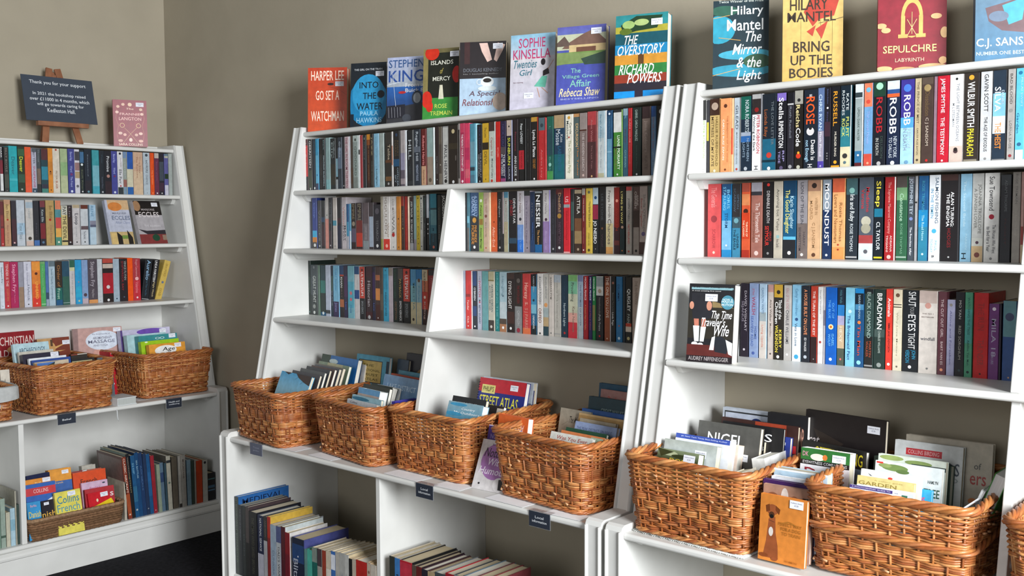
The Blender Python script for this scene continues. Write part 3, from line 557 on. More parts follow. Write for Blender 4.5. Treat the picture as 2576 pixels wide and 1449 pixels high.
1911.1 27.0 198 3898b8|b .12 .4 308cac|T .45 .9 0 .45 1c3c58 WEEKEND WIVES|d .05 .2 1c4c68
1939.1 24.2 199 b4a8b0|b 0 .15 8c847c
1964.8 26.5 198 1e2826|T .03 .55 -.1 .5 2c5040 BLOOD BROTHERS|T .62 .95 .05 .5 7c5c40 DECEPTION
1991.9 27.2 198 1c1c1e|b 0 .2 4c4440|T .2 .55 -.05 .55 a08850 PAYBACK|t .6 .97 0 .5 dcdcdc SIMON KERNICK
2019.9 37.2 197 1e1e20|b 0 .6 b83c30|d .07 .35 44181c|t .12 .55 0 .55 ecdcd8 ULTIMATUM|t .64 .9 0 .5 8c9094 SIMON KERNICK
2058.0 30.1 196 5090b8|b .3 .6 7cb0bc|b .6 1 c8bc98|T .25 .75 .1 .35 58848c MILITIA|d .92 .4 3c2c28
2088.7 29.7 196 2878b0|b .18 .6 90b4c0|b .6 1 ccc09c|d .2 .5 604030|T .3 .6 0 .4 5c9cc0 Kitchen
2119.3 30.0 196 c87050|b 0 .2 c8b898|b .4 .72 b83424|b .72 1 341c1c|t .04 .4 0 .45 544438 Faye Kellerman|d .5 .4 f0d0c0|t .58 .9 0 .35 c8a8a0 Killing
2150.2 34.9 196 8c1f24|b 0 .1 24242a|b .85 1 441820|t .15 .45 0 .25 c88080 MARGARET|T .5 .92 0 .5 d8b8b0 HUNTING
2185.6 14.4 198 8c8c88|
#B3R B 4
2303.2 31.6 198 a8acbc|t .06 .14 0 .35 5c6478 THE|T .15 .42 0 .5 b03450 SWITCH|d .5 .3 3c5450|d .53 .3 b04458|t .58 .88 0 .35 445070 BETH O'LEARY
2336.6 23.5 198 c02c2c|b .4 .45 8c2024|T .5 .68 0 .45 f0c8c0 Tender|T .78 .9 0 .4 f0c8c0 Club|d .95 .2 eeeeee
2360.6 5.4 198 e0d8d8 S|
2367.1 20.8 197 1c2430|b 0 .25 1c3c6c|t .28 .5 0 .5 e0e4e8 O'BRIEN|b .6 .77 24406c|d .95 .35 e8e8e8
2389.2 23.0 198 a8acbc|t .08 .15 0 .35 5c6478 THE|T .16 .44 0 .5 b03450 SWITCH|d .5 .3 3c5450|d .53 .3 b04458|t .58 .9 0 .35 445070 BETH O'LEARY
2413.2 27.8 198 5c9494|b .5 1 609498
2442.0 27.3 198 b4b0a0|b 0 .14 a8a080|b .14 .16 74683c|b .82 1 3c3430|t .22 .68 .15 .35 50686c PATRICK O'BRIAN|T .24 .66 -.22 .25 70787c MASTER & COMMANDER|d .93 .4 c8c0b8
2471.0 18.8 198 1c7474|T .02 .97 0 .55 5ca4a4 DRINKING THE SEA
2490.8 32.6 198 98b0b8|b .5 .78 b0bcc0|b .78 .87 4c4038|b .87 1 a07050|T .07 .4 0 .35 7894a0 Hanging|d .4 .15 1c3450|d .93 .3 eeeeee
2524.5 33.9 196 261e1e|b 0 .1 3c2c28|T .14 .6 -.1 .5 d4d0cc DYING LIGHT|b .65 .85 3c2420|d .93 .3 d8d8d8
2559.1 32.6 195 2c2422|b .55 1 7c7c7c|d .12 .5 5c5450|T .2 .5 0 .4 6c1c24 THE WITCH QUEEN|T .62 .87 0 .4 acacac CHYALON|d .95 .5 8c2c3c
2592.9 34.1 195 b43838|b .9 1 c86840|T .15 .42 0 .55 dca898 Heresy|T .47 .53 0 .5 dca898 S.|t .57 .92 0 .45 cc8478 S J PARRIS
2628.1 24.8 194 245878|b 0 .2 1c1c20|b .2 .5 3880a4|b .5 .65 6ca4b8|b .85 1 1c2428|t .03 .3 0 .3 a0a8ac KAREN PERRY|d .43 .35 1c3444|T .68 .9 0 .4 d8dcdc UNKNOWN
2654.8 24.1 197 ccc8c4|t .05 .5 0 .5 4c4c50 RICHARD POWERS|T .56 .8 0 .6 703c2c ORFEO|d .97 .3 333333
2680.0 23.2 196 b0aca4|b .55 .7 909c9c|b .7 .85 a8906c|b .85 1 284048|t .05 .4 0 .4 8c8c8c PHILBRICK|d .5 .65 c88c58
2703.9 18.6 196 b8b0a8|t .05 .4 0 .4 4c4440 BARBARA PYM|d .95 .3 555555
2723.7 28.6 195 a8a49c|b 0 .12 98a0a8|T .08 .85 0 .25 88847c Twenty The Universal Kiss|b .95 .96 888888
2753.9 27.3 195 1c3040|t .1 .4 0 .15 2c4454 Gary|T .45 .82 0 .4 acb8bc Northern Lights|d .93 .3 b02828
2782.3 37.6 197 a0a89c|b 0 .1 6c9c60|b .1 .3 6ca484|b .3 .6 b4b49c|b .6 .75 c89488|b .75 1 b42c38|T .12 .42 0 .35 4c544c Pirouetting|t .5 .9 .1 .3 7c6c60 Kate Norman
2820.6 20.7 197 8c9cac|b .5 1 a0a8ac|b 0 .1 6c7494|T .15 .8 0 .35 5c6c80 THE PROMISE OF EASTER
2842.8 16.8 195 901c24|t .02 .38 0 .5 e0c8c8 MICHAEL PEARCE|T .45 .85 0 .35 c88c60 A Dead Man in Malta
2861.3 14.4 195 24204c|t .02 .38 0 .5 d8d8e0 MICHAEL PEARCE|T .42 .85 0 .4 a04c68 A Dead Man in Athens
2877.3 12.3 195 1c6c38|t .02 .38 0 .5 e0e8e0 MICHAEL PEARCE|b .45 .85 746c40
2890.7 28.7 196 1f1f24|b 0 .3 b0b0ac|b .01 .16 808888|d .23 .5 8c7c6c|T .33 .6 0 .3 74706c Notwithstanding|t .6 .85 0 .3 b0b0b0 Polly Frame|d .93 .25 b02020
2921.6 23.9 197 8c482c d8ccc8 3.0|b 0 .1 6c3828|T .02 .64 .05 .6 dcc8b8 THE ONE YOU LOVE|d .96 .25 d8b8a0
2946.3 18.1 197 1f1e20|d .1 .5 a06858|T .25 .55 0 .3 8c8c88 Between Two Lovers|t .55 .75 0 .45 e0e0e0 Linda Page
2965.1 23.6 197 2c70a0|T .12 .38 -.1 .4 14406c DILEMMA|d .75 .25 b0503c|d .94 .4 c8dce8
2989.3 9.9 197 28323c|
3000.2 22.9 197 20201f|t .18 .52 .05 .6 ecece8 QUIGLEY|b .7 .75 b03c28|b .75 .83 c8b8a8|T .56 .7 0 .5 98a09c PAIN|d .93 .5 b4a878
3024.1 28.8 196 a8968a|T .05 .4 0 .4 746458 THE INVENTION
#C1 C 2
3243.0 28.4 204 f4f4f2|b 0 .27 222222|d .22 .3 998c30|T .28 .74 -.22 .3 222222 Before the Poison|t .28 .78 .22 .3 9cc070 PETER ROBINSON|t .93 .97 0 .5 666666 H
3271.9 9.0 203 2a2a30|b .3 .55 c8bc40
3281.1 32.2 205 c0a468|b 0 .22 3a2218|d .1 .7 b09a88|T .24 .9 -.22 .3 5a4528 MISTRESS OF MY FATE|t .24 .9 .22 .25 7a6438 HALLIE RUBENHOLD|d .96 .25 f0e0c0
3315.0 32.5 203 ee9c66|d .1 .35 5a3020|t .28 .82 -.2 .22 fff0e0 CARLOS RUIZ ZAFON|T .23 .85 .22 .16 c87848 THE SHADOW OF THE WIND|d .95 .2 6a3a20
3347.7 7.8 202 f6c090|b .4 .75 e06048
3356.2 20.9 202 b8c4cc e8ecf0 3.8|T .1 .42 0 .6 44505c GILEAD|t .46 .88 0 .3 66727c MARILYNNE ROBINSON|d .95 .4 c04030
3377.7 31.4 203 182838|b 0 .3 12584a|b .47 .52 9aa4b4|b .52 .6 2a60a0|t .05 .47 .12 .45 c8d4d8 NORA ROBERTS|T .55 .85 .22 .28 8aa0b4 NORTHERN|T .6 .8 -.2 .28 8aa0b4 LIGHTS|d .95 .35 b0b8c0
3411.3 30.2 206 eceef0 8a8c92 3.5|b 0 .26 2c2626|b 0 .06 a8a8a8|d .2 .5 8a2020|t .27 .76 .2 .4 c01c30 PETER ROBINSON|T .28 .73 -.25 .28 222222 Watching the Dark|t .92 .97 0 .5 444444 H
3441.9 39.8 204 17202a|b .58 1 1a5e78|T .1 .66 .25 .22 6a7278 THE LOVE LETTER|t .2 .55 -.25 .28 a85c30 Lucinda Riley|d .79 .4 c03c30|b .85 .88 0c2c38|d .96 .25 e8f0f0
3482.1 27.9 203 14141c|b 0 .1 7c68b8|t .06 .34 -.05 .6 ffffff Stella|t .36 .7 -.05 .6 ffffff RIMINGTON|T .74 .88 .22 .28 9a90c0 RIP|T .74 .9 -.22 .28 9a90c0 TIDE|d .96 .4 5a5070
3512.0 19.0 202 25232b|b 0 .14 14141a|b .14 .16 c0c0c0|t .18 .58 0 .42 787c84 Ruth Rendell|d .95 .6 9a9a9c
3531.9 24.8 205 1c1814|b 0 .17 9c9a90|d .12 .4 222222|t .18 .46 -.1 .55 f0dca0 Reichs|T .47 .7 -.05 .62 ffffff Code|d .82 .6 c83820|d .78 .3 e8a030|d .96 .45 b8b8a8
3558.6 37.3 204 17202c|t .06 .1 0 .7 f4f4f4 KAREN|t .09 .43 0 .75 fc5a24 ROSE|d .52 .6 d8d4d4|d .48 .25 222222|T .63 .88 .22 .36 ffffff Death is|T .63 .9 -.22 .3 a8d0e8 not Enough|t .93 .97 0 .4 ffffff H
3596.4 18.2 206 5a7098|t .08 .52 -.1 .6 c8dcf4 CHRIS RYAN|b .53 .9 9a94a4|T .54 .84 -.05 .42 e0e0e8 Flash Flood|b .9 1 4a3c98|d .96 .3 b0a8e0
3615.0 16.7 205 191720|t .02 .2 0 .2 5a6890 Barbara Erskine|d .25 .35 f0f0f0|T .3 .44 0 .3 4a4870 River|b .42 .6 3a2430|t .8 .88 0 .3 777777 III
3632.0 24.0 206 15161c|t .06 .48 -.05 .55 f0a028 RUSSELL|T .55 .85 0 .3 d8d0c0 MURDER RING|d .92 .4 f0a028|b .96 1 f0a028
3656.4 29.2 206 143844 e0ecec 2.5|b 0 .3 10202c|b .5 .74 2a7884|b .74 1 d8cca8|t .1 .3 .2 .3 c8d0d0 KATE|t .06 .36 -.22 .3 c8d0d0 RHODES|T .38 .62 .22 .35 d4d870 PULPIT|T .4 .62 -.2 .35 d4d870 ROCK|d .85 .5 333333|d .93 .3 55707a
3693.9 22.2 206 94a0a0 eef4f8 3.2|b 0 .17 d0d8dc|b .1 .16 303c40|T .28 .68 0 .35 50605c UPON DARK WATER|b .8 .94 2c6a94|b .94 1 5a1c20|d .85 .3 e8e0e0
3717.0 22.6 206 6c9cc8|b 0 .28 d87858|d .08 .6 6cb0d0|d .22 .5 d04838|T .33 .72 0 .4 9ab0e8 The Secret House|b .84 1 c84c3c|d .95 .3 e8a080
3740.6 31.4 206 141820|b 0 .17 183c2c|d .05 .6 a0d8b8|t .18 .6 0 .6 b02028 ROBB|T .66 .86 -.15 .3 b8b8b0 IN DEATH|T .64 .9 .22 .25 3c4a44 DELUSION|d .96 .35 b0b0b0
3773.3 32.0 206 16223c|b 0 .1 d0dce8|b .1 .15 2c5088|b .15 .19 e86030|t .2 .62 0 .65 f0f0f4 ROBB|T .65 .9 .2 .34 c0c8d0 NEW YORK|T .66 .9 -.18 .3 c0c8d0 TO DALLAS|d .96 .35 d8dce0
3806.5 33.1 206 3a3088|b .48 1 a0cce0|b .44 .56 50a0d0|d .1 .6 4878d8|t .18 .53 0 .6 e4e8f8 ROBB|T .57 .8 .18 .28 b0c8e0 FESTIVE|T .56 .82 -.12 .3 8898b0 IN DEATH|d .96 .3 6a98b8
3840.5 16.3 206 baaa88|T .04 .52 0 .45 5c5040 THE PRINCE OF MIST|t .57 .88 0 .3 5c5040 CARLOS RUIZ ZAFON|d .94 .4 44382c
3857.3 27.5 206 44342e|b 0 .08 54463c|d .12 .65 9a8458|T .16 .44 0 .5 6a5438 Dissolution|t .46 .78 0 .3 c0b0a0 C J SANSOM|d .95 .25 c02c28
3885.2 7.8 206 8a707c|
3893.3 27.2 206 b8182c|t .03 .42 0 .4 f4f0f0 JAMES SMYTHE|T .47 .9 0 .4 f4f0f0 THE TESTIMONY|d .96 .2 e8d8d8
3921.0 33.0 206 f0f2f4 e8e0d8 2.2|d .05 .2 222222|T .1 .75 .12 .25 7c8088 THE LIGHT BETWEEN OCEANS|t .32 .58 -.2 .2 8a8e94 M L STEDMAN|b .8 1 c8b4a8|d .86 .35 4a3438|d .84 .3 241c1c
3954.4 33.8 206 2e2620 241c1c 3.4|d .05 .4 d89c30|t .1 .6 0 .62 fcfcfc WILBUR SMITH|T .62 .92 0 .58 f4e038 PHARAOH|b .96 .99 888070
3989.5 25.7 206 c4c6c8|t .03 .44 0 .45 1c1c20 GAVIN SCOTT|T .5 .88 0 .35 1c1c20 THE AGE OF EXODUS|d .96 .25 888888
4016.0 31.0 206 1c2c3c 20242c 2.9|b .25 .69 7cb8d4|b .5 .69 d8e8f0|t .18 .45 -.12 .55 f4f8fc SILVA|t .22 .38 .28 .25 b8c8d4 DANIEL|T .57 .68 -.05 .55 f08838 THE|T .7 .86 -.05 .55 f08838 HEIST|b .97 .98 888888
4047.8 16.1 206 a09c98|T .05 .38 0 .45 44403c BAD BLOOD|d .45 .6 8a8884|t .56 .86 0 .42 787470 LORNA SAGE|d .94 .5 8c3034
4065.0 18.8 206 58b4d4|t .1 .42 .2 .3 9cc4d8 PILLAI SWIFT|T .48 .7 -.22 .35 205c7c Garden|d .05 .5 206c94|b .88 1 d8e8f0|d .82 .5 2a5c80
#C2 C 3
3277.6 40.7 201 c8484a|T .05 .32 0 .5 e08888 The Generals|d .48 .5 8a2830|t .62 .88 0 .3 a03038 SCARROW|d .94 .2 e8c0b0
3320.4 31.0 200 1c80b8|b 0 .15 1c4c78|b .5 .9 70acd0|t .08 .34 .2 .34 7cc4e8 BORIS|t .04 .36 -.2 .34 7cc4e8 STARLING|T .4 .6 0 .35 1c5080 STORM|d .84 .2 d8ecf8
3352.6 26.4 199 38505a|b 0 .45 2c2a2c|b .6 1 3880a0|t .14 .34 .2 .28 506070 SIMON|t .06 .38 -.2 .28 506070 SCARROW|d .5 .6 6a9ca8|T .68 .88 .2 .3 1c3444 UNDER|T .62 .9 -.18 .3 1c3444 THE EAGLE
3381.6 25.6 201 cc5430|b 0 .12 a04838|b .15 .3 d08050|d .38 .6 3c1c14|b .4 .75 c43c1c|T .52 .72 .15 .3 f0d0b0 THRONE OF|T .5 .72 -.25 .26 f0d0b0 THE CAESARS|b .9 1 a02c1c
3410.1 33.5 201 986458|b 0 .16 9a98a0|b .12 .17 303036|T .27 .8 .1 .45 e0c8c0 The Thirteenth Tale|t .4 .8 -.25 .15 80503c DIANE SETTERFIELD|d .94 .4 d8c0b8
3445.5 30.2 202 1c1a1c|d .04 .3 d83830|T .12 .54 0 .36 c0bcbc DENIABLE DEATH|t .58 .84 -.12 .45 d83830 SEYMOUR|t .65 .78 .25 .25 a03030 GERALD|d .94 .25 888888
3476.6 26.0 202 b8b0a0|T .1 .64 0 .35 54504a Anything but Tulips|d .72 .4 8cb0b0|t .75 .86 0 .4 66605c Anna Sandis
3503.5 37.4 203 1a5478|b 0 .2 103c5c|b .72 .76 60b4d8|b .76 1 222428|t .2 .62 .2 .34 b8dce8 Karin Slaughter|T .12 .68 -.15 .4 e8e080 The Good Daughter|d .93 .28 f4f4f4
3542.7 29.6 203 908c90|b .55 1 706460|T .03 .56 0 .35 44444c LION OF THE SUN|t .66 .84 .22 .25 4c4448 HARRY|t .6 .9 -.2 .25 4c4448 SIDEBOTTOM|d .95 .3 d8d4d0
3572.3 39.3 202 d0a880 e8c8a0 3.8|b 0 .14 a07860|d .07 .4 2c201c|T .22 .44 .18 .25 a8825c WINTER IN|T .26 .5 -.2 .25 a8825c MADRID|t .54 .86 0 .25 a8825c C J SANSOM|d .95 .3 5c3c2c
3612.8 24.3 202 1c3054|b 0 .38 8c98a4|T .05 .83 0 .62 f8f8fc MOONDUST|d .95 .3 d0d8e0
3638.8 34.1 204 e8a870|b 0 .17 c85c3c|b .85 1 d89454|t .3 .78 .2 .28 94683c Rosie Thomas|T .2 .8 -.2 .34 94683c Lovers and Newcomers|d .82 .15 a83828|d .88 .15 a83828
3674.6 31.0 203 242c34|b 0 .2 3c5c60|d .15 .5 7cb0a8|T .2 .53 .05 .45 e4ecec Iris and Ruby|t .56 .9 0 .32 c8d0d4 ROSIE THOMAS|b .96 .98 aaaaaa
3708.0 37.7 204 4c5460|T .12 .42 .12 .28 b83038 Madame|T .14 .38 -.22 .28 b83038 Verona|d .53 .7 b8b4a0|d .62 .7 a09c88|b .7 .8 a04040|b .8 1 ccdce0|d .9 .3 5a5a60
3746.6 23.1 204 141c24|T .05 .36 0 .62 ecd848 Sleep|b .38 .48 1c708c|t .54 .88 0 .5 e4ecf0 CL TAYLOR|b .96 .98 d8c828
3773.0 27.5 203 a02024 f0ece8 3.5|T .06 .68 0 .35 d89088 The Supreme Macaroni Company|t .7 .9 .2 .25 e8c8c0 ADRIANA|t .7 .9 -.22 .25 e8c8c0 TRIGIANI|d .96 .45 e0b8b0
3800.8 27.4 203 2c5c40|b 0 .13 4c4440|b .13 .28 6a9468|T .2 .53 0 .42 a8ccb0 Constance|t .56 .92 0 .25 70a080 ROSIE THOMAS|b .95 .97 90a898
3828.7 16.4 202 404850|b 0 .08 5a5c64|t .02 .45 0 .6 b8c4d0 JOSEPHINE TEY|d .5 .6 7484b4|T .6 .94 0 .4 e0e4e8 The Franchise Affair
3845.4 7.3 203 9a9a9c|b .3 .32 303030
3854.3 23.4 203 1c5484|b .4 .65 1c84b8|b .6 1 2c7c98|t .06 .42 0 .35 3c8ca8 ROSE TREMAIN|T .46 .76 0 .32 a8d8e4 The Road Home|d .92 .25 c0e0e8
3879.0 26.5 204 e4e8ec|T .03 .56 .22 .36 3c5870 SALMON FISHING|T .16 .5 -.22 .32 3888b0 IN THE YEMEN|d .65 .45 48a8d8|t .76 .88 .2 .25 98c8e0 PAUL|t .74 .9 -.22 .25 98c8e0 TORDAY|t .93 .96 0 .4 555555 a
3906.6 43.3 204 1c181a 2c2c30 4.3|b 0 .07 3c2420|T .2 .6 .18 .22 f4f4f4 ALAN TURING:|T .22 .6 -.08 .22 f4f4f4 THE ENIGMA|t .62 .84 .0 .25 7c2024 HODGES|d .95 .12 aaaaaa
3950.6 25.2 204 84b0c8|T .08 .6 -.1 .28 b0ccd8 The Second Bride|t .68 .86 .1 .25 a0c4d4 PARKIN|t .9 .97 -.1 .5 1c2c34 H
3976.1 26.5 204 b4b4b0|t .12 .68 .2 .32 6c6c68 JOANNA TROLLOPE|T .17 .62 -.18 .32 6c6c68 A SPANISH LOVER|b .73 .82 c0c0b8|b .82 1 c0a47c|d .78 .3 4c3444|d .92 .5 6c3c34
4003.7 32.9 204 e8e6e2|t .04 .42 0 .42 2c2c30 Sue Townsend|d .49 .38 a81c34|T .58 .9 .2 .28 4a4a50 The Woman Who Went|T .6 .88 -.2 .28 4a4a50 to Bed for a Year|d .96 .2 888888
4038.4 23.3 199 24242a|b 0 .12 383c40|t .06 .42 0 .3 6c7074 ADAM THORPE|T .5 .8 0 .2 482024 FLIGHT
4063.1 17.9 204 a49c94|t .02 .35 0 .38 7c7874 ROSE TREMAIN|T .4 .7 0 .38 b4aca4 The American Lover
4081.7 7.1 204 c49890|b .6 .8 983830|b .8 1 c8b490
#C3 C 4
3368.6 7.9 196 e8eaec|T .2 .8 0 .45 8a7a80 AFTER YOU
3382.2 23.7 200 2c2630|t .1 .65 .18 .36 b8b0b8 DAVID WISHART|T .24 .52 -.2 .34 8c8490 SEJANUS|d .9 .3 d8d0d8
3408.0 26.9 201 8a9cc0|t .18 .42 0 .48 a03c58 WALSH|t .07 .16 0 .3 b06880 Jill Paton|T .44 .85 -.15 .34 5068a8 SEAVIEW ROAD|T .58 .75 .25 .28 5068a8 HOME|d .94 .35 4c60a0
3437.6 21.8 200 a8c0d4|b .38 .5 98a4a8|b .5 1 c8c0b8|t .05 .4 0 .38 60809c CAROLYN WAITE|T .55 .85 0 .35 c88474 Living Upside
3462.1 18.2 199 c0b4ac|b 0 .1 b88c84|t .2 .5 0 .42 5a504c Alice Walker|T .52 .7 0 .35 8a7c74 Meridian|d .93 .3 4a4040
3481.1 26.5 200 24201c|b 0 .17 c09830|d .1 .45 241c10|T .2 .46 .22 .4 f8f8f4 Think of the|T .23 .52 -.2 .42 f8f8f4 Children|t .6 .84 .25 .36 f0d850 KERRY|t .54 .9 -.18 .4 f0d850 WILKINSON|d .96 .35 f4f4f4
3508.7 21.6 199 b0aca8|T .04 .32 0 .5 a87c80 KING OF THE ROAD|t .33 .78 0 .5 44444c CHARLIE WILLIAMS|d .92 .3 ffffff
3531.9 26.7 201 80b4d0|b .55 1 e8ecf0|t .05 .4 0 .35 487ca0 Cathy Woodman|d .45 .35 2c4c78|T .5 .8 -.05 .35 446480 Vets in Love|d .94 .5 3c9cc8
3560.0 22.6 200 20242c|T .05 .64 0 .5 e89464 A HOUSE BUILT ON LOVE|t .68 .86 .0 .34 d8d8d8 ED WALKER|d .93 .45 b0b8c0
3583.6 19.0 199 b03828|b .66 1 2c1c1c|T .06 .64 0 .45 e8d8d0 THE TURN OF THE KEY|d .95 .2 888888
3603.2 15.1 198 d4d2d0|t .04 .35 0 .25 7c7c80 Sarah Waters|d .72 .5 a84040
3618.5 6.7 198 b8b4ba|b .3 .5 706c80
3625.6 29.3 198 1058b0|T .2 .4 .2 .25 60a4e0 OUT OF|T .16 .4 -.15 .25 60a4e0 THE BLUE|d .51 .5 f0d8a0|d .51 .25 d06820|t .6 .76 .2 .28 6cb0e8 ISABEL|t .6 .76 -.15 .28 6cb0e8 WOLFF|d .93 .3 e8f0f8
3655.5 20.5 198 1c2838|b .22 .36 2474b8|b .36 .48 a4a0c0|b .48 .78 c0a888|b .78 1 4c5448|t .03 .2 0 .4 4c7c88 Hilda Wells|T .5 .7 0 .45 e0d4c0 HEXY|d .92 .3 d86868
3677.8 24.6 199 7cbcd4|d .3 .4 c4e0ec|T .35 .92 -.1 .38 20407c The Bridesmaid Pact
3702.5 23.8 198 1c4c78|b 0 .06 1c84c8|b .06 .2 14202c|b .2 .27 4080a8|t .08 .38 0 .3 a0b8c8 SARAH WINMAN|d .43 .4 f08040|T .47 .85 0 .4 c84c34 Tin Man|d .94 .5 8cd0e8
3727.0 23.4 198 304440|b 0 .06 1c2024|b .6 1 20201f|T .04 .62 0 .5 98aca4 BLACK DIAMOND|t .66 .86 .18 .3 a04830 MARTIN|t .66 .86 -.18 .3 a04830 WALKER|b .96 .98 909090
3750.9 28.0 198 243430|b .5 .6 40504c|T .05 .5 0 .55 f8f8f4 BRADMAN|t .52 .8 0 .25 a8b4ac CHARLES WILLIAMS|d .95 .45 8c9490
3779.8 17.6 199 d83c30|T .11 .34 0 .55 fff4f0 Animals|t .42 .78 0 .35 4c1c1c EMMA JANE UNSWORTH|d .93 .45 ffffff
3798.3 22.1 199 d8ccb0|d .07 .5 6c503c|b .18 .19 1c1c1c|b .21 .22 1c1c1c|b .23 1 d4ccb4|T .28 .82 0 .25 9c947c Why Love Matters|d .95 .25 6c6454
3821.0 39.4 199 1c2024|T .02 .2 .1 .55 dcdcdc SHUT|T .2 .3 .1 .3 8a8a8a YOUR|T .3 .5 .1 .55 dcdcdc EYES|T .52 .72 .1 .5 d0d0d0 TIGHT|t .73 .84 .25 .28 3090b4 JOHN|t .73 .89 -.15 .3 3090b4 VERDON|d .94 .22 e8e8e8
3860.9 43.5 199 d4ccc4|b 0 .15 c0ada4|d .18 .35 c89488|h .56 .6 0 .8 54545c windfall|h .27 .285 0 .65 8a7c78 THE NO 1|h .31 .325 0 .7 8a7c78 BESTSELLER|d .94 .12 777777
3905.2 20.2 198 5c343c|T .09 .55 0 .38 c8b4b4 THE CUT OUT GIRL|t .6 .88 0 .34 c8b4b4 BART VAN ES|d .94 .4 d89070
3926.1 18.5 180 9c9cb8|d .07 .45 8a8480|T .14 .85 0 .3 5c5c88 Alone and Forsaken
3944.9 21.7 199 1a1a1e|t .1 .32 0 .32 a8a4a0 MO YAN|T .4 .8 0 .34 98948c RED SORGHUM|d .93 .3 304448
3966.9 18.0 199 4c9474|b .2 .6 489890|T .06 .5 0 .36 1c5450 WATCHING THE TREE|t .56 .86 0 .34 1c4c44 Adeline Yen Mah|d .94 .4 142c2c
3985.7 33.2 199 c41c1c|T .12 .44 0 .5 a02424 THE RUN|t .55 .85 0 .5 983030 THUNDER|d .95 .15 501010
4019.1 22.9 175 6c3474|d .07 .4 e8dce8|T .2 .7 0 .55 a8a0b8 MILA 18|t .64 .8 -.1 .3 9c94b0 LEON URIS
4042.3 5.5 175 241c2c S|
4049.6 29.4 183 2c4c84|b 0 .45 5c8890|d .2 .7 3c4464|d .96 .15 c09470"""
allbooks = []
for line in ROWS.strip().split('\n'):
    if line[0] == '#': row, case, sk = line[1:].split(); continue
    hd, els = line.split('|', 1); p = hd.split()
    stuff = p[-1] == 'S'
    if stuff: p = p[:-1]
    d = dict(row=row, case=case, z=ZS[case][SK[sk]], x0=float(p[0])/1000, w=float(p[1])/1000, h=float(p[2])/1000, col=p[3], edge=p[4] if len(p) > 4 else None, ew=float(p[5])/1000 if len(p) > 5 else 0, els=els.split('|'), stuff=stuff)
    allbooks.append(d)
rows_ = {}
for d in allbooks: rows_.setdefault(d['row'], []).append(d)
for r, L in rows_.items():
    for i, d in enumerate(L):
        d['i'] = i; c1 = cname(d['col']); d['cn'] = c1
        c2 = ''
        for e in d['els']:
            q = e.split()
            if q and q[0] == 'b' and float(q[2])-float(q[1]) > .12:
                n = cname(q[3])
                if n != c1: c2 = n; break
        tt = [' '.join(e.split()[6:]) for e in d['els'] if e and e[0] == 'T']
        tt = [t for t in tt if t not in NOTITLE]; t = ' '.join(tt)
        d['title'] = t if 3 < len(t) and len(t.split()) <= 4 else ''
        d['c12'] = c1+(' and '+c2 if c2 else '')
cnt = {}
def base_label(d):
    if d['title']: return f"{d['c12']} paperback titled {d['title']}, {PLACE[d['row']]}"
    L = rows_[d['row']]; i = d['i']
    if 0 < i < len(L)-1: return f"{d['c12']} paperback between {L[i-1]['cn']} and {L[i+1]['cn']} ones, {PLACE[d['row']]}"
    return f"{d['c12']} paperback at the end, {PLACE[d['row']]}"
for d in allbooks:
    d['label'] = base_label(d); k = d['label'].lower(); cnt[k] = cnt.get(k, 0)+1
for d in allbooks:
    if cnt[d['label'].lower()] > 1 or len(d['label'].replace(',', ' ').split()) > 16:
        L = rows_[d['row']]; i = d['i']; side = FROMEND[d['case']]; n = i+1 if side == 'left' else len(L)-i
        d['label'] = f"{d['cn']} paperback, {ordn(n)} book from the {side}, {PLACE[d['row']]}"
stuff_mb = MB()
for d in allbooks:
    page = rnd.choice(PAGES); depth = .108 if d['h'] < .186 else .126; col = hx(d['col']); edge = hx(d['edge']) if d['edge'] else None
    jit = rnd.uniform(-.0012, .0016); u = d['x0']+d['w']/2
    if d['case'] == 'A': loc = (.300-jit, u, d['z']+.0002); rz = math.pi/2
    else: loc = (u, -.243+jit, d['z']+.0002); rz = 0
    if d['stuff']:
        mb = MB(); paperback_geometry(mb, d['w'], d['h'], depth, col, d['els'], edge, d['ew'], page)
        mt = Matrix.Translation(loc) @ Matrix.Rotation(rz, 4, 'Z'); n = len(stuff_mb.v)
        stuff_mb.v += [tuple(mt @ Vector(v)) for v in mb.v]; stuff_mb.f += [tuple(i+n for i in f) for f in mb.f]; stuff_mb.c += mb.c; stuff_mb.m += mb.m
        continue
    mb = MB(); paperback_geometry(mb, d['w'], d['h'], depth, col, d['els'], edge, d['ew'], page)
    o = link('paperback', mb.mesh('paperback', [M_PRINT, M_PAGE])); o.location = loc; o.rotation_euler = (0, 0, rz)
    tag(o, d['label'], 'book', 'paperbacks in the '+PLACE[d['row']])
o = link('slim_paperbacks', stuff_mb.mesh('slim_paperbacks', [M_PRINT, M_PAGE])); tag(o, 'the slimmest paperbacks scattered among the shelf rows of all three bookcases', 'books', kind='stuff')

